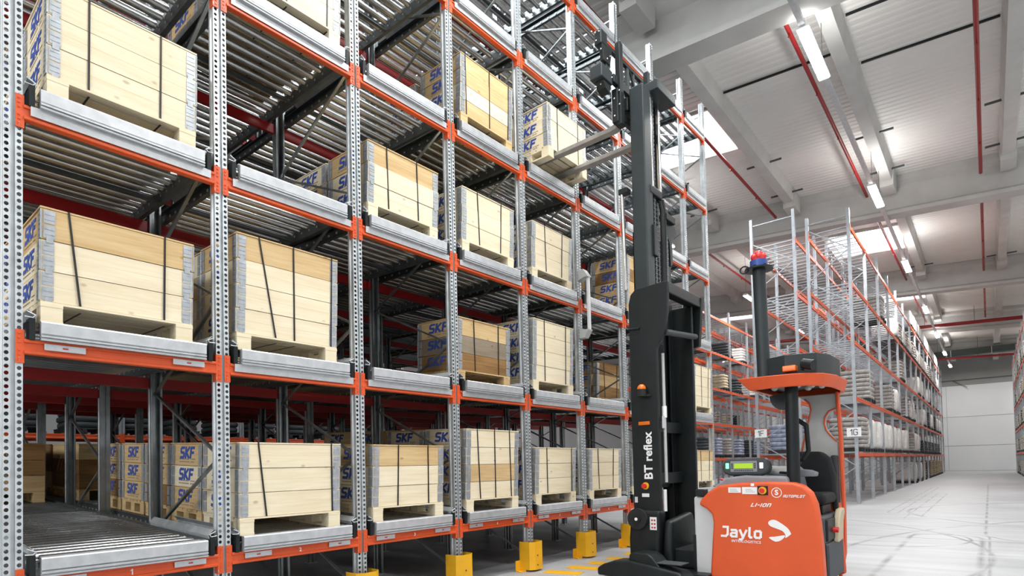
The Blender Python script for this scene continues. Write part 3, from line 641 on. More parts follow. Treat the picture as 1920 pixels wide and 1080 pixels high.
# ------------------------------------------------------------------ storage racks beyond the cross aisle
RL = [1.72, 3.68, 5.66, 7.70, 9.74]
def storage_rack(label, x0, x1, y0, n, pitch=3.32, top=10.4, levels=RL, decks=True, face=1, braces=True, single=False):
    o = broot('storage_rack', label, 'rack', 0, 0, 0)
    lo, hi = min(x0, x1), max(x0, x1)
    def up():
        mb = MB(); pr = [(-.05, -.06), (-.05, .06), (.05, .06), (.05, .02), (.03, .015), (.03, -.015), (.05, -.02), (.05, -.06)]
        return mb.prism(pr, 'z', 0, top).mesh('upright', 'galv_grey')
    u = up(); bs = MB(); span = hi-lo
    br = []
    k = 0; z = .35
    while z < top-1.0:
        a, b = ((lo, hi) if k % 2 == 0 else (hi, lo))
        br.append(MB().bar((a, 0, z), (b, 0, z+.96), .045, .03).mesh('diagonal_brace', 'galv_grey')); z += .96; k += 1
    tie = MB().bar((lo, 0, top-.25), (hi, 0, top-.25), .045, .03).mesh('top_tie', 'galv_grey')
    bm = MB().prism([(-.025, -.065), (.02, -.065), (.025, -.04), (.015, -.02), (.015, .02), (.025, .04), (.02, .065), (-.025, .065)], 'y', .055, pitch-.055).mesh('beam', 'orange')
    cn = MB().box(-.055, .06, -.055, .055, -.15, .10).mesh('beam_connector', 'orange')
    for i in range(n+1):
        y = y0+i*pitch
        for x in (lo, hi): link('upright', u, o, (x, y, 0), None if x == hi else (0, 0, pi))
        if braces:
            for me in br: link('diagonal_brace', me, o, (0, y, 0))
        link('top_tie', tie, o, (0, y, 0))
    for z in levels:
        for i in range(n):
            for x, s in ((hi+.03, 1), (lo-.03, -1)):
                b = link('beam', bm, o, (x, y0+i*pitch, z)); b.scale = (s, 1, 1)
                q = link('beam_connector', cn, b, (-.03, 0, 0))
    if decks:
        mb = MB(); nb = int(n*pitch/.46); one = MB().box(lo-.02, hi+.02, -.028, .028, .02, .06).mesh('deck_bar', 'galv_grey')
        for i in range(nb):
            y = y0+.2+i*.46
            if i < 28 and single:
                for z in levels: link('deck_bar', one, o, (0, y, z+.05))
            else: mb.box(lo-.02, hi+.02, y-.028, y+.028, .02, .06)
        me = mb.mesh('deck_bars', 'galv_grey')
        for z in levels: link('deck_bars', me, o, (0, 0, z+.05))['kind'] = 'stuff'
    return o
def sign(txt, x, y, z, label):
    o = tag(put('row_sign', MB().box(-.22, .22, -.012, .012, -.155, .155), 'white', None, (*BR(x, y), z), (0, 0, BA)), label, 'sign')
    stroke_letters('printed_letters', txt, .19, 'charcoal', (0, -.0135, -.0), (1, 0, 0), (0, 0, 1), o, .13, 0, .12)
storage_rack('aisle side storage rack of grey posts and orange beams along the open floor', .63, 1.95, 22.3, 15, single=True)
storage_rack('storage rack standing back to back behind the aisle side rack', -1.33, .18, 22.3, 15, top=10.9, single=True)
storage_rack('storage rack across the second aisle seen behind the flow rack end', -7.7, -6.3, 27.5, 11, top=10.5)
storage_rack('storage rack standing behind the rack across the second aisle', -9.6, -8.1, 27.5, 11, top=10.5, braces=True)
storage_rack('storage rack full of cream goods on the far side of the open aisle', 7.45, 8.9, 33.5, 11, top=10.4)
storage_rack('storage rack with added dark goods in the next bay behind the flow rack', -14.4, -13.0, -12, 10, top=10.4, decks=True, braces=False, levels=[2.62, 4.6, 6.6, 8.6])
sign('1F', -1.2, 22.2, 2.62, 'white sign reading 1F on the end of the rear rack')
sign('1G', 1.90, 22.2, 2.50, 'white sign reading 1G on the corner post of the aisle rack')

LM = {}
def lm(k, fn):
    if k not in LM: LM[k] = fn()
    return LM[k]
def lpallet(m):
    mb = MB(); mb.box(-.6, .6, -.4, .4, .10, .13)
    for y in (-.34, 0, .34): mb.box(-.6, .6, y-.05, y+.05, 0, .10)
    return mb.mesh('pallet', m)
def sack_layer(m, h, sx=.58, sy=.38, seed=0):
    R = random.Random(seed); mb = MB(); n = 20; rows = [(0, .90), (.18, .985), (.5, 1.0), (.82, .985), (1, .90)]; vs = []
    wob = [R.uniform(-.012, .012) for _ in range(n)]
    for t, s in rows:
        for i in range(n):
            a = 2*pi*i/n; c, d = cos(a), sin(a); e = .28
            x = sx*s*math.copysign(abs(c)**e, c)+wob[i]; y = sy*s*math.copysign(abs(d)**e, d)+wob[(i+7) % n]
            vs.append((x, y, h*t))
    fs = [(j*n+i, j*n+(i+1) % n, (j+1)*n+(i+1) % n, (j+1)*n+i) for j in range(4) for i in range(n)]+[tuple(range(n))[::-1], tuple(range(4*n, 5*n))]
    return mb.add(vs, fs, True).mesh('sack_layer', m)
def load(kind, label, x, y, z, group, layers=7, h=.165, sy=.38):
    o = broot("sack_load" if kind != 'film' else 'wrapped_load', label, 'load', x, y, z, group)
    link('pallet', lm('pal', lambda: lpallet('dark_pallet')), o).scale = (1, (sy+.03)/.4, 1)
    m = {'white': 'sack', 'grey': 'sack_grey', 'film': 'film', 'tan': 'goods_tan', 'cream': 'goods_cream', 'dark': 'charcoal'}[kind]
    for i in range(layers):
        q = link('sack_layer', lm((m, h, i % 3, sy), lambda: sack_layer(m, h, sy=sy, seed=i)), o, (random.uniform(-.012, .012), random.uniform(-.01, .01), .13+i*h))
        if i % 2: q.rotation_euler.z = pi
def loads():
    lev = ['floor level', 'first beam level', 'second beam level', 'third beam level', 'fourth beam level', 'top beam level']
    G = 'palletised sacks on the storage racks'
    cnt = {}
    def put_l(kind, x, y, k, rk='aisle rack', zz=None, **kw):
        z = zz or (0 if k == 0 else RL[k-1]+.11); c = cnt.get((k, rk), 0); cnt[(k, rk)] = c+1
        nm = {'white': 'white sacks', 'grey': 'grey banded sacks', 'film': 'film wrapped sacks', 'tan': 'tan goods', 'cream': 'cream goods', 'dark': 'dark goods'}[kind]
        if kind == 'white' and rk == 'aisle rack': kw = dict(layers=1, h=1.15 if k < 4 else .95, sy=.58)
        load(kind, '%s on pallet, %s of %s, %s from cross aisle' % (nm, lev[k], rk, ordw(c)), x, y, z, G, **kw)
    xa = 1.42
    A = dict(sy=.66)
    for y, kd in [(24.2, 'grey'), (26.1, 'white'), (28.0, 'white'), (29.7, 'white'), (31.5, 'white'), (33.3, 'white'), (35.1, 'white'), (38.4, 'white'), (41.6, 'grey'), (43.4, 'white'), (45.7, 'white')]+[(49.2+1.66*i, 'dark') for i in range(11)]: put_l(kd, xa, y, 1, layers=7 if kd != 'dark' else 5, **A)
    for y, kd in [(26.0, 'grey'), (32.5, 'grey'), (34.7, 'white'), (39.5, 'grey'), (42.7, 'white'), (51.0, 'white'), (54.5, 'dark'), (58, 'white'), (61.3, 'dark'), (64.6, 'white'), (68, 'white')]: put_l(kd, xa, y, 2, layers=7, **A)
    for y, kd in [(37.5, 'grey'), (47.5, 'white'), (50.0, 'white'), (56, 'white'), (59.5, 'dark'), (62.8, 'white'), (66, 'grey')]: put_l(kd, xa, y, 3, layers=6, **A)
    for y, kd in [(30.3, 'grey')]+[(35.6+1.66*i, random.choice(['grey', 'white', 'white'])) for i in range(20)]: put_l(kd, xa, y, 4, layers=6, **A)
    for i in range(14): put_l('white', xa, 44.0+1.75*i, 5, **A)
    for y, kd in [(42.8, 'white'), (46.5, 'white'), (49.6, 'tan')]+[(53.0+1.66*i, random.choice(['tan', 'tan', 'dark'])) for i in range(10)]: put_l(kd, xa, y, 0, layers=7, **A)
    for y, kd in [(23.3, 'film'), (24.6, 'film'), (26.3, 'film'), (28.2, 'film'), (30.2, 'grey'), (33, 'film'), (36, 'grey')]: put_l(kd, -.55, y, 1, 'rear rack', layers=6)
    for y, kd in [(40, 'dark'), (43, 'grey')]: put_l(kd, -.55, y, 4, 'rear rack')
    for i in range(9): put_l(['film', 'dark', 'film', 'grey'][i % 4], -6.9, 28.5+1.9*i, 1, 'second aisle rack', layers=6)
    for y, kd in [(29.5, 'film'), (31, 'white'), (34.4, 'dark'), (37, 'white')]: put_l(kd, -6.9, y, 4, 'second aisle rack', layers=5)
    for y, kd in [(30, 'white'), (33.6, 'cream'), (36, 'dark'), (39, 'white')]: put_l(kd, -6.9, y, 3, 'second aisle rack', layers=5)
    for i in range(8): put_l(['cream', 'dark', 'white'][i % 3], -8.9, 29+1.8*i, 2, 'second aisle rear rack', layers=6)
    for k in range(0, 5):
        for i in range(24): put_l(['cream', 'cream', 'white', 'dark'][(i*7+k*3) % 4] if k != 0 else ['dark', 'cream'][i % 2], 8.0, 34.4+1.45*i, k, 'far side rack', layers=6)
    for k in (0, 1):
        for i in range(26): put_l('cream' if k == 0 and i % 3 else 'dark', -13.6, -10+1.25*i, k, 'back rack', layers=14 if k == 0 else 6, zz=None if k == 0 else 2.73)  # dark goods added to block the bright view through the flow rack
loads()

# ------------------------------------------------------------------ reach truck
def truck():
    t = thing('reach_truck', 'orange and black reach truck with tall black mast standing before the flow rack', 'forklift', (0, 0, 0))
    def P(n, mb, m, b=0, par=None): return put(n, mb, m, par or t, bevel=b)
    def ply(pts, axis, a, b): return MB().prism(pts, axis, a, b)
    # body
    pan = [(2.455, 1.02), (2.56, .965), (2.625, .90), (2.64, .80), (2.58, .10), (3.90, .10), (3.885, .55), (3.865, .85), (3.84, 1.06), (3.79, 1.19), (3.71, 1.27), (3.60, 1.305), (3.3, 1.315), (2.98, 1.30), (2.72, 1.265), (2.58, 1.18), (2.49, 1.09)]
    P('side_panel', ply(pan, 'y', 6.42, 6.60), 'orange', .035)
    P('battery_cover', MB().box(2.36, 2.66, 6.50, 7.55, .10, 1.12), 'offwhite', .03)
    P('battery_plug', MB().box(2.40, 2.52, 6.46, 6.60, 1.125, 1.215), 'black', .01)
    P('hood', ply([(2.50, 1.1), (2.56, 1.2), (2.76, 1.36), (3.0, 1.39), (3.50, 1.37), (3.55, 1.1)], 'y', 6.56, 7.5), 'midgrey', .03)
    P('far_panel', ply([(2.5, .1), (3.9, .1), (3.86, 1.0), (3.6, 1.3), (2.6, 1.25), (2.5, 1.0)], 'y', 7.52, 7.62), 'orange', .03)
    P('seat_pedestal', MB().box(3.05, 3.865, 6.62, 7.50, .10, .90), 'charcoal', .05)
    P('rear_cover', MB().box(3.845, 3.90, 6.68, 7.46, .14, .58), 'charcoal', .03)
    P('storage_pocket', MB().box(3.85, 3.89, 6.72, 7.40, .60, .86), 'black', .02)
    c = P('stuffed_cloth', ply([(7.05, .56), (7.28, .58), (7.33, .80), (7.42, .90), (7.40, .96), (7.22, .95), (7.10, .84)], 'x', 3.87, 3.94), 'beige', .02)
    P('red_knob', MB().cyl((3.89, 6.98, .72), (3.95, 6.98, .72), .032, 12), 'redlens')
    P('seat_cushion', MB().box(3.32, 3.85, 6.84, 7.42, 1.02, 1.16), 'seat', .05)
    P('seat_suspension', MB().box(3.40, 3.80, 6.92, 7.35, .90, 1.02), 'black', .02)
    P('seat_backrest', ply([(3.28, 1.05), (3.86, 1.05), (3.85, 1.36), (3.80, 1.58), (3.70, 1.67), (3.40, 1.68), (3.30, 1.58)], 'y', 7.36, 7.52), 'seat', .05)
    P('cab_inner_side', MB().box(3.78, 3.85, 7.50, 7.62, .9, 1.62), 'anthracite', .02)
    P('armrest', MB().ball((3.30, 7.1, 1.42), .20, 16, 8, .38), 'grey')
    P('armrest_pad', MB().ball((3.12, 7.25, 1.43), .18, 16, 8, .4), 'grey')
    P('control_lever', MB().tube([(3.25, 6.95, 1.42), (3.42, 6.88, 1.41), (3.5, 6.86, 1.46)], .016, 8), 'black')
    P('console_tray', ply([(3.46, 1.355), (3.72, 1.36), (3.73, 1.41), (3.66, 1.44), (3.56, 1.45), (3.46, 1.55)], 'y', 6.94, 7.10), 'midgrey', .012)
    P('console_ball', MB().ball((3.55, 6.93, 1.53), .03, 10, 6), 'black')
    P('grab_bar', MB().tube([(3.52, 7.0, 2.08), (3.63, 7.0, 1.99), (3.645, 7.0, 1.68), (3.58, 7.0, 1.58), (3.46, 7.0, 1.52)], .028, 10), 'black')
    P('guard_pillar', MB().cyl((3.535, 6.72, 1.2), (3.545, 6.72, 2.46), .075, 16), 'black')
    plate = [(3.37, .9), (3.37, 1.66), (3.43, 1.90), (3.49, 2.12), (3.52, 2.22), (3.51, 2.30), (3.46, 2.36), (3.37, 2.43), (3.84, 2.43), (3.84, 2.22), (3.76, 2.19), (3.715, 2.12), (3.70, 2.05), (3.715, 1.97), (3.76, 1.89), (3.84, 1.79), (3.84, .9)]
    P('rear_frame', ply(plate, 'y', 7.66, 7.72), 'grey', .012)
    P('frame_edge', MB().tube([(3.40, 7.65, 1.66), (3.45, 7.65, 1.88), (3.515, 7.65, 2.14), (3.535, 7.65, 2.24), (3.52, 7.65, 2.32), (3.46, 7.65, 2.38)], .010, 6).tube([(3.83, 7.65, 2.23), (3.75, 7.65, 2.20), (3.70, 7.65, 2.12), (3.69, 7.65, 2.04), (3.71, 7.65, 1.95), (3.76, 7.65, 1.88), (3.83, 7.65, 1.80)], .010, 6), 'orange')
    P('rear_edge', ply([(3.835, 2.45), (3.87, 2.45), (3.895, 1.85), (3.90, .9), (3.89, .35), (3.83, .04), (3.79, .06), (3.845, .40), (3.86, .9), (3.855, 1.85)], 'y', 7.62, 7.72), 'orange', .012)
    # overhead guard: ring that leans in below, black roof plate
    top = [(3.02, 6.33), (3.35, 6.34), (3.62, 6.37), (3.80, 6.45), (3.93, 6.62), (4.0, 6.92), (4.0, 7.55), (3.92, 7.85), (3.5, 7.95), (3.02, 7.95)]
    bot = [(3.14, 6.46), (3.38, 6.40), (3.62, 6.41), (3.79, 6.50), (3.90, 6.66), (3.965, 6.95), (3.965, 7.53), (3.9, 7.80), (3.5, 7.88), (3.12, 7.88)]
    def rail(a, z): return [(x, y, z) for x, y in a]
    def inset(a, d): return [(x+(3.5-x)*d, y+(7.15-y)*d) for x, y in a]
    g = MB(); n = len(top); L = rail(top, 2.575)+rail(bot, 2.425)+rail(inset(bot, .10), 2.435)+rail(inset(top, .10), 2.56)
    g.add(L, [(r*n+i, r*n+(i+1) % n, ((r+1) % 4)*n+(i+1) % n, ((r+1) % 4)*n+i) for r in range(4) for i in range(n)])
    P('overhead_guard', g, 'orange', .015)
    P('roof_plate', ply(inset(top, .10), 'z', 2.52, 2.555), 'black')
    ub = MB()
    for i, (x, y) in enumerate([(3.3, 6.9), (3.6, 6.8), (3.72, 6.95), (3.62, 7.2), (3.8, 7.1)]): ub.ball((x, y, 2.49), .045, 10, 6)
    P('roof_fitting', ub, 'grey')['kind'] = 'stuff'
    fan = [(3.2+.0, 2.46)]+[(3.36+.17*cos(a), 2.40+.19*sin(a)) for a in [pi+pi*i/10 for i in range(11)]]+[(3.53, 2.46)]
    P('fan_plate', ply(fan[1:], 'y', 7.05, 7.08), 'anthracite')
    P('roof_box', ply([(3.20, 6.72), (3.52, 6.58), (3.84, 6.68), (3.93, 6.95), (3.93, 7.5), (3.20, 7.5)], 'z', 2.56, 2.835), 'anthracite', .01)
    P('marker_lamp', MB().box(3.515, 3.665, 6.47, 6.58, 2.615, 2.685), 'amber', .012)
    P('roof_camera', MB().cyl((3.74, 6.50, 2.69), (3.86, 6.46, 2.655), .06, 14).cyl((3.72, 6.52, 2.62), (3.76, 6.5, 2.68), .02, 8), 'black')
    P('sensor_mast', MB().cyl((3.235, 6.72, 2.56), (3.215, 6.72, 3.98), .078, 16), 'anthracite')
    ring = MB().cyl((3.215, 6.72, 3.965), (3.215, 6.72, 3.985), .17, 20)
    for a in range(8): ring.cyl((3.215+.15*cos(a*.785), 6.72+.15*sin(a*.785), 3.985), (3.215+.15*cos(a*.785), 6.72+.15*sin(a*.785), 4.0), .018, 8)
    rr = [(3.07+.055*cos(q*pi/5), 6.62, 3.98+.045*sin(q*pi/5)) for q in range(11)]; ring.tube(rr, .009, 6)
    P('mast_plate', ring, 'black')
    P('scanner_body', MB().cyl((3.215, 6.72, 3.985), (3.215, 6.72, 4.085), .105, 18), 'bluelens')
    bl = MB()
    for a in range(5): bl.ball((3.215+.055*cos(a*1.257), 6.72+.055*sin(a*1.257), 4.13), .042, 10, 6, 1.2)
    bl.cyl((3.215, 6.72, 4.085), (3.215, 6.72, 4.13), .085, 14).ball((3.215, 6.72, 4.17), .05, 10, 6)
    P('red_beacon', bl, 'redlens')
    # terminal
    P('terminal_stand', MB().box(2.83, 3.16, 6.66, 6.80, 1.30, 1.42), 'black', .01)
    pod = P('terminal', ply([(2.72, 1.415), (2.80, 1.385), (3.18, 1.385), (3.26, 1.415), (3.285, 1.48), (3.27, 1.565), (3.22, 1.605), (2.78, 1.61), (2.73, 1.575), (2.70, 1.49)], 'y', 6.62, 6.78), 'charcoal', .03)
    P('bezel', MB().box(2.815, 3.145, 6.608, 6.622, 1.43, 1.57), 'midgrey', .008, pod)
    P('screen', MB().box(2.865, 3.095, 6.604, 6.610, 1.478, 1.54), 'lcd', 0, pod)
    ky = MB()
    for i in range(9): ky.box(2.865+.027*i, 2.882+.027*i, 6.603, 6.609, 1.445, 1.46)
    for i in range(3): ky.box(2.83, 2.848, 6.603, 6.609, 1.475+.025*i, 1.492+.025*i); ky.box(3.112, 3.13, 6.603, 6.609, 1.475+.025*i, 1.492+.025*i)
    P('keypad', ky, 'charcoal', 0, pod)['kind'] = 'stuff'
    P('green_indicator', MB().box(2.755, 2.795, 6.61, 6.622, 1.475, 1.545), 'green_led', .004, pod)
    P('white_indicator', MB().box(3.175, 3.215, 6.61, 6.622, 1.475, 1.545), 'white_led', .004, pod)
    P('red_cap', MB().ball((2.70, 6.66, 1.335), .05, 12, 6, .3), 'redlens')
    # print on the orange panel
    U, V = (1, 0, 0), (0, 0, 1); yp = 6.4185
    # the lines of print run slightly downhill with the panel's edge
    def T(nm, s, sz, x, z, bold=0, shear=0, sp=1., m='white', sl=0.0): return lettering(nm, s, sz, m, (x, yp-.001, z), (cos(sl), 0, sin(sl)), (-sin(sl), 0, cos(sl)), t, bold, shear, sp)
    stroke_letters('printed_name', 'Jaylo', .114, 'white', (2.99, yp-.002, .695), U, V, t, .235, .06, .12)
    T('printed_line', 'INTRALOGISTICS', .044, 3.045, .582, .0004, .1, 1.05)
    stroke_letters('printed_battery', 'LI-IOn', .036, 'white', (3.24, yp-.002, 1.035), (1.35, 0, 0), V, t, .26, .4, .2)
    stroke_letters('printed_mode', 'AUTOPILOT', .027, 'white', (3.612, yp-.002, 1.146), (1.0, 0, 0), V, t, .22, .4, .22)
    T('printed_initial', 'S', .085, 3.420, 1.186, .003)
    cr = MB(); n = 24
    cr.add([(3.420+r*cos(2*pi*i/n), yp+dy, 1.186+r*sin(2*pi*i/n)) for dy in (0, -.001) for r in (.052, .060) for i in range(n)], [(2*n+i, 2*n+(i+1) % n, 3*n+(i+1) % n, 3*n+i) for i in range(n)])
    P('printed_circle', cr, 'white')
    def spline(pts, k=6):
        out = []; n = len(pts)
        for i in range(n):
            p0, p1, p2, p3 = [Vector((*pts[(i+j-1) % n], 0)) for j in range(4)]
            for s in range(k):
                u = s/k; q = .5*((2*p1)+(-p0+p2)*u+(2*p0-5*p1+4*p2-p3)*u*u+(-p0+3*p1-3*p2+p3)*u**3); out.append((q.x, q.y))
        return out
    def img(pts): # logo outline in panel coordinates
        return [(3.31+(x-868)/304*.262, .865-(y-608)/310*.262) for x, y in pts]
    P('printed_logo', ply(img(spline([(872, 655), (905, 618), (960, 612), (1020, 640), (1120, 715), (1160, 780), (1158, 805), (1092, 855), (1092, 815), (1060, 765), (990, 735), (900, 700)], 4)), 'y', yp-.0012, yp), 'white')
    P('printed_logo', ply(img(spline([(876, 862), (960, 845), (1076, 820), (1078, 845), (1035, 890), (985, 912), (945, 910)], 4)), 'y', yp-.0012, yp), 'white')
    P('printed_label', MB().box(2.85, 3.005, yp-.001, yp, 1.18, 1.245), 'white'); P('printed_label', MB().box(3.02, 3.20, yp-.001, yp, 1.165, 1.25), 'white')
    ll = MB()
    for i in range(3): ll.box(2.87, 2.97-.01*i, yp-.002, yp-.001, 1.195+.014*i, 1.199+.014*i); ll.box(3.06, 3.17-.02*i, yp-.002, yp-.001, 1.19+.016*i, 1.194+.016*i)
    P('printed_text_lines', ll, 'midgrey')['kind'] = 'stuff'
    P('printed_tag', MB().box(3.125, 3.165, yp-.001, yp, 1.262, 1.295), 'white')
    es = P('emergency_stop', MB().box(3.205, 3.325, yp-.012, yp, 1.155, 1.265), 'black', .004)
    P('yellow_collar', MB().cyl((3.265, yp-.010, 1.21), (3.265, yp-.020, 1.21), .046, 20), 'yellow', 0, es)
    P('stop_button', MB().cyl((3.262, yp-.02, 1.21), (3.262, yp-.045, 1.21), .028, 16), 'redlens', 0, es)
    P('lower_slot', MB().box(3.22, 3.52, yp-.001, yp+.004, .155, .165), 'black')
    # mast housing
    plate = [(1.465, .86), (1.465, 3.84), (1.50, 3.97), (1.58, 4.04), (2.07, 4.06), (2.05, 3.62), (2.0, 3.36), (1.93, 3.24), (1.88, 3.15), (1.88, .86)]
    P('mast_side_plate', ply(plate, 'y', 6.53, 6.60), 'black', .012)
    P('mast_foot', ply([(1.47, .92), (1.425, .72), (1.405, .50), (1.41, .30), (1.47, .17), (1.60, .09), (1.84, .08), (1.86, .40), (1.90, .92)], 'y', 6.46, 6.66), 'black', .05)
    P('plate_slot', MB().box(1.53, 1.83, 6.526, 6.53, 3.40, 3.412), 'rubber'); P('plate_slot', MB().cyl((1.47, 6.52, 3.48), (1.64, 6.52, 3.47), .018, 8), 'black')
    P('far_side_plate', ply([(1.5, .2), (1.5, 3.9), (2.0, 3.9), (2.0, .2)], 'y', 7.46, 7.52), 'black', .01)
    P('rear_shield', ply([(6.52, .05), (6.50, .45), (6.56, .78), (7.24, .86), (7.36, .64), (7.42, .38), (7.34, .10)], 'x', 1.90, 2.03), 'black', .05)
    P('yoke_bar', MB().box(1.92, 2.07, 6.56, 7.72, 3.90, 4.06), 'black', .015)
    P('yoke_side', ply([(1.74, 3.34), (1.80, 3.26), (2.03, 3.32), (2.09, 4.05), (1.80, 4.05)], 'y', 7.64, 7.72), 'black', .01)
    P('yoke_tube', MB().cyl((1.99, 6.60, 3.37), (1.99, 7.60, 3.46), .045, 12), 'charcoal')
    for z in (1.27, 2.0):
        P('mast_crossbar', MB().box(1.72, 1.80, 6.62, 7.46, z, z+.16), 'black', .01)
    def chan(y0, y1, x0, x1, z0, z1, th=.022):
        return MB().box(x0, x1, y0, y0+th, z0, z1).box(x0, x0+th, y0, y1, z0, z1).box(x1-th, x1, y0, y1, z0, z1)
    P('outer_rail', chan(6.62, 6.72, 1.52, 1.70, .1, 4.9), 'black', .004); P('outer_rail', chan(7.44, 7.34, 1.52, 1.70, .1, 4.9, .02), 'black', .004)
    P('inner_rail', MB().box(1.53, 1.75, 6.61, 6.84, 1.2, 7.0), 'anthracite', .02); P('inner_rail', MB().box(1.47, 1.62, 7.30, 7.42, 1.2, 7.0), 'anthracite', .02)
    P('rail_lip', MB().box(1.62, 1.66, 6.60, 6.68, 1.2, 3.9), 'charcoal')
    P('mast_head', MB().box(1.54, 1.86, 6.86, 7.46, 6.99, 7.13), 'anthracite', .012)
    for y, x, z0, z1 in ((6.90, 1.70, 5.55, 7.0), (7.24, 1.66, 4.9, 7.0)): P('lift_cylinder', MB().cyl((x, y, z0), (x, y, z1), .028, 12), 'chrome')
    P('free_lift_rod', MB().cyl((1.44, 6.52, 4.05), (1.42, 6.52, 5.46), .028, 12), 'chrome'); P('rod_cap', MB().box(1.38, 1.52, 6.48, 6.6, 5.44, 5.52), 'black', .01)
    def chain(x, y, z0, z1, w=.035):
        mb = MB(); z = z0; i = 0
        while z < z1: mb.box(x-.018, x+.018, y-w+(i % 2)*.012, y+w-(i % 2)*.012, z, z+.026); z += .032; i += 1
        return mb
    for y, z0, z1 in ((6.95, 4.0, 6.98), (7.05, 3.3, 5.4), (7.32, 4.0, 5.3)): P('lift_chain', chain(1.70, y, z0, z1), 'dark_steel')['kind'] = 'stuff'
    P('hose', MB().tube([(1.72, 7.14, 3.5), (1.73, 7.15, 5.3), (1.71, 7.12, 5.46), (1.68, 7.08, 5.5)], .032, 8), 'black')
    P('hose', MB().tube([(1.72, 7.2, 3.5), (1.74, 7.22, 5.3), (1.72, 7.2, 5.5)], .026, 8), 'black')
    P('cylinder_head', MB().box(1.60, 1.76, 6.74, 7.12, 5.46, 5.58), 'black', .015)
    P('stage_block', MB().box(1.66, 1.78, 6.78, 6.90, 4.55, 5.0), 'black', .01); P('stage_block', MB().box(1.64, 1.78, 7.2, 7.5, 5.2, 5.3), 'black', .01)
    P('stage_arm', ply([(7.24, 5.30), (7.62, 5.22), (7.66, 5.12), (7.5, 4.95), (7.5, 4.6), (7.42, 4.55), (7.40, 4.9), (7.24, 5.15)], 'x', 1.62, 1.72), 'black', .01)
    P('far_stage_rail', MB().box(1.5, 1.62, 7.46, 7.54, 2.0, 5.0), 'black', .01)
    P('tilt_rod', MB().cyl((1.90, 6.68, 1.3), (1.90, 6.68, 3.1), .022, 10), 'grey'); P('rod_sleeve', MB().cyl((1.90, 6.68, 2.2), (1.90, 6.68, 2.36), .034, 10), 'white')
    P('rod_foot', MB().cyl((1.88, 6.66, .9), (1.88, 6.66, 1.2), .028, 10), 'white')
    lt = P('flash_beacon', MB().cyl((1.675, 6.46, 2.50), (1.675, 6.46, 2.60), .062, 16).box(1.655, 1.79, 6.48, 6.54, 2.50, 2.53), 'rubber')
    P('amber_dome', MB().ball((1.675, 6.46, 2.605), .062, 16, 8, 1.1), 'amber', 0, lt)
    P('side_marker', MB().box(1.58, 1.75, 6.515, 6.532, 2.105, 2.155), 'amber', .006)
    lettering('printed_model', 'BT reflex', .175, 'white', (1.715, 6.5285, 1.672), (0, 0, 1), (-1, 0, 0), t, .004)
    es = P('mast_stop', MB().cyl((1.66, 6.53, 1.255), (1.66, 6.515, 1.255), .05, 18), 'yellow'); P('stop_button', MB().cyl((1.65, 6.515, 1.255), (1.65, 6.48, 1.255), .034, 16), 'redlens', 0, es)
    P('small_label', MB().box(1.60, 1.71, 6.5275, 6.5300, 1.10, 1.15), 'white'); P('small_label', MB().box(1.485, 1.53, 6.5275, 6.53, 1.02, 1.10), 'offwhite')
    wl = P('warning_label', MB().box(1.745, 1.845, 6.4565, 6.459, .655, .83), 'white')
    wm = MB()
    for i in range(3):
        for j in range(2): wm.box(1.765+.038*j, 1.79+.038*j, 6.455, 6.4566, .675+.05*i, .70+.05*i)
    P('label_marks', wm, 'sticker_red', 0, wl)['kind'] = 'stuff'
    P('plate_label', MB().box(1.90, 1.915, 6.60, 6.66, 2.05, 2.22), 'offwhite')
    hb = P('guide_roller', MB().cyl((1.575, 6.455, .80), (1.575, 6.40, .80), .145, 28), 'rubber', .01)
    P('roller_hub', MB().cyl((1.575, 6.40, .80), (1.575, 6.385, .80), .06, 18), 'black', 0, hb); P('hub_bolt', MB().cyl((1.575, 6.387, .80), (1.575, 6.375, .80), .022, 10), 'white', 0, hb)
    # reach legs, platform, load wheels
    leg = [(1.16, .05), (1.16, .15), (1.26, .21), (1.42, .265), (1.66, .285), (1.95, .25), (2.35, .19), (2.5, .05)]
    P('reach_leg', ply(leg, 'y', 6.00, 6.32), 'black', .03); P('reach_leg', ply(leg, 'y', 7.78, 8.08), 'black', .03)
    P('leg_cover', ply([(1.62, .26), (1.64, .37), (1.70, .395), (1.90, .39), (1.98, .34), (2.1, .20)], 'y', 6.05, 6.36), 'black', .02)
    for y in (6.08, 7.83): P('load_wheel', MB().cyl((1.42, y, .13), (1.42, y+.16, .13), .13, 20), 'rubber', .01)
    P('drive_wheel', MB().cyl((3.3, 6.9, .17), (3.3, 7.15, .17), .17, 20), 'rubber', .01)
    P('floor_platform', MB().box(1.9, 2.6, 6.30, 7.75, .06, .14), 'black', .01)
    P('leg_tread', MB().box(1.72, 2.36, 6.06, 6.30, .272, .285), 'charcoal', .004)
    P('front_post', MB().bar((2.36, 6.52, .10), (2.36, 6.52, .62), .04), 'black')
    P('reach_carriage', MB().box(1.46, 2.36, 6.62, 7.44, .14, .40), 'black', .02)
    P('platform_bracket', MB().box(2.2, 2.36, 7.2, 7.4, .3, .6), 'charcoal', .02)
    # carriage and forks
    P('carriage_plate', MB().box(1.40, 1.47, 6.30, 7.50, 6.98, 7.10).box(1.40, 1.47, 6.44, 7.46, 6.52, 6.64), 'black', .01)
    P('carriage_upright', MB().box(1.42, 1.50, 6.42, 6.52, 6.42, 7.62), 'black', .01); P('carriage_upright', MB().box(1.42, 1.5, 7.28, 7.36, 6.42, 7.62), 'black', .01)
    P('backrest_bar', MB().bar((1.33, 6.30, 7.58), (1.33, 7.62, 7.58), .05), 'black')
    for y, w2, z0 in ((6.34, .09, 6.98), (6.66, .045, 7.05), (6.94, .07, 7.05), (7.12, .05, 7.05), (7.36, .04, 7.05)): P('backrest_post', MB().box(1.31, 1.35, y-w2/2, y+w2/2, z0, 7.58), 'anthracite', .004)
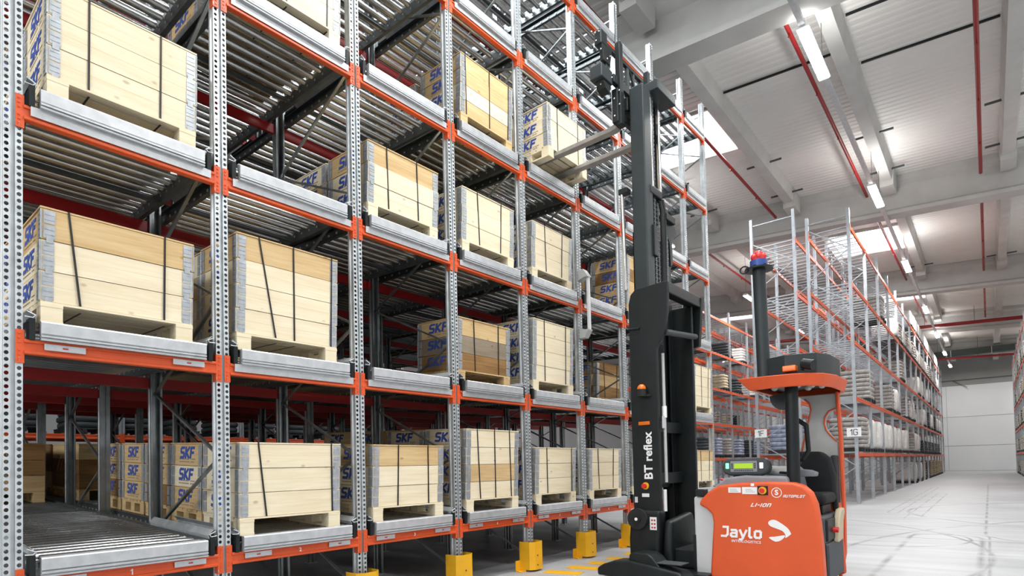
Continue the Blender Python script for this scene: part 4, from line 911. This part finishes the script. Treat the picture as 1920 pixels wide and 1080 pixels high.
    P('backrest_brace', MB().bar((1.34, 7.0, 7.56), (1.36, 7.26, 7.02), .025), 'black')
    cb = P('sensor_head', MB().box(1.24, 1.36, 6.16, 6.34, 7.52, 7.74), 'black', .02)
    P('sensor_bracket', ply([(6.22, 7.30), (6.40, 7.30), (6.46, 7.56), (6.18, 7.56)], 'x', 1.30, 1.36), 'black', .01)
    P('sensor_box', MB().box(1.24, 1.44, 6.02, 6.32, 6.94, 7.14), 'anthracite', .02); P('sensor_box_foot', ply([(6.10, 6.94), (6.30, 6.94), (6.26, 6.80), (6.14, 6.84)], 'x', 1.28, 1.42), 'black', .01)
    P('side_shifter', MB().box(1.36, 1.46, 6.40, 6.62, 6.46, 6.95).box(1.36, 1.5, 6.62, 7.0, 6.70, 6.90), 'black', .015)
    P('shift_cylinder', MB().cyl((1.40, 6.55, 6.86), (1.40, 7.2, 6.84), .03, 10), 'chrome')
    bo = MB()
    for x, y, z in [(1.28, 6.155, 7.58), (1.33, 6.155, 7.69), (1.27, 6.155, 7.70), (1.33, 6.20, 7.46), (1.33, 6.24, 7.36), (1.36, 6.40, 7.44), (1.37, 6.30, 7.35), (1.30, 6.10, 6.88), (1.36, 6.12, 6.90), (1.44, 6.29, 7.04), (1.48, 6.415, 6.9), (1.48, 6.415, 6.7), (1.41, 6.395, 6.8), (1.41, 6.395, 6.55), (1.475, 6.9, 7.05), (1.475, 7.2, 7.05)]: bo.ball((x, y, z), .013, 8, 5)
    P('carriage_bolts', bo, 'chrome')['kind'] = 'stuff'
    cbl = MB()
    for i in range(5): cbl.tube([(1.23, 6.30+.02*i, 7.70-.02*i), (1.22, 6.36+.02*i, 7.60), (1.25, 6.42+.03*i, 7.50+.02*i)], .006, 5)
    P('cable_loom', cbl, 'yellow')['kind'] = 'stuff'
    for y in (6.61, 7.19):
        pts = [(1.40, 7.02), (1.40, 6.60), (1.38, 6.51), (1.33, 6.47), (1.26, 6.455), (.5, 6.458), (-.30, 6.485), (-.55, 6.505), (-.56, 6.52), (1.22, 6.522), (1.29, 6.54), (1.325, 6.58), (1.335, 6.64), (1.335, 7.02)]
        P('fork', ply(pts, 'y', y-.06, y+.06), 'fork', .006)
truck()
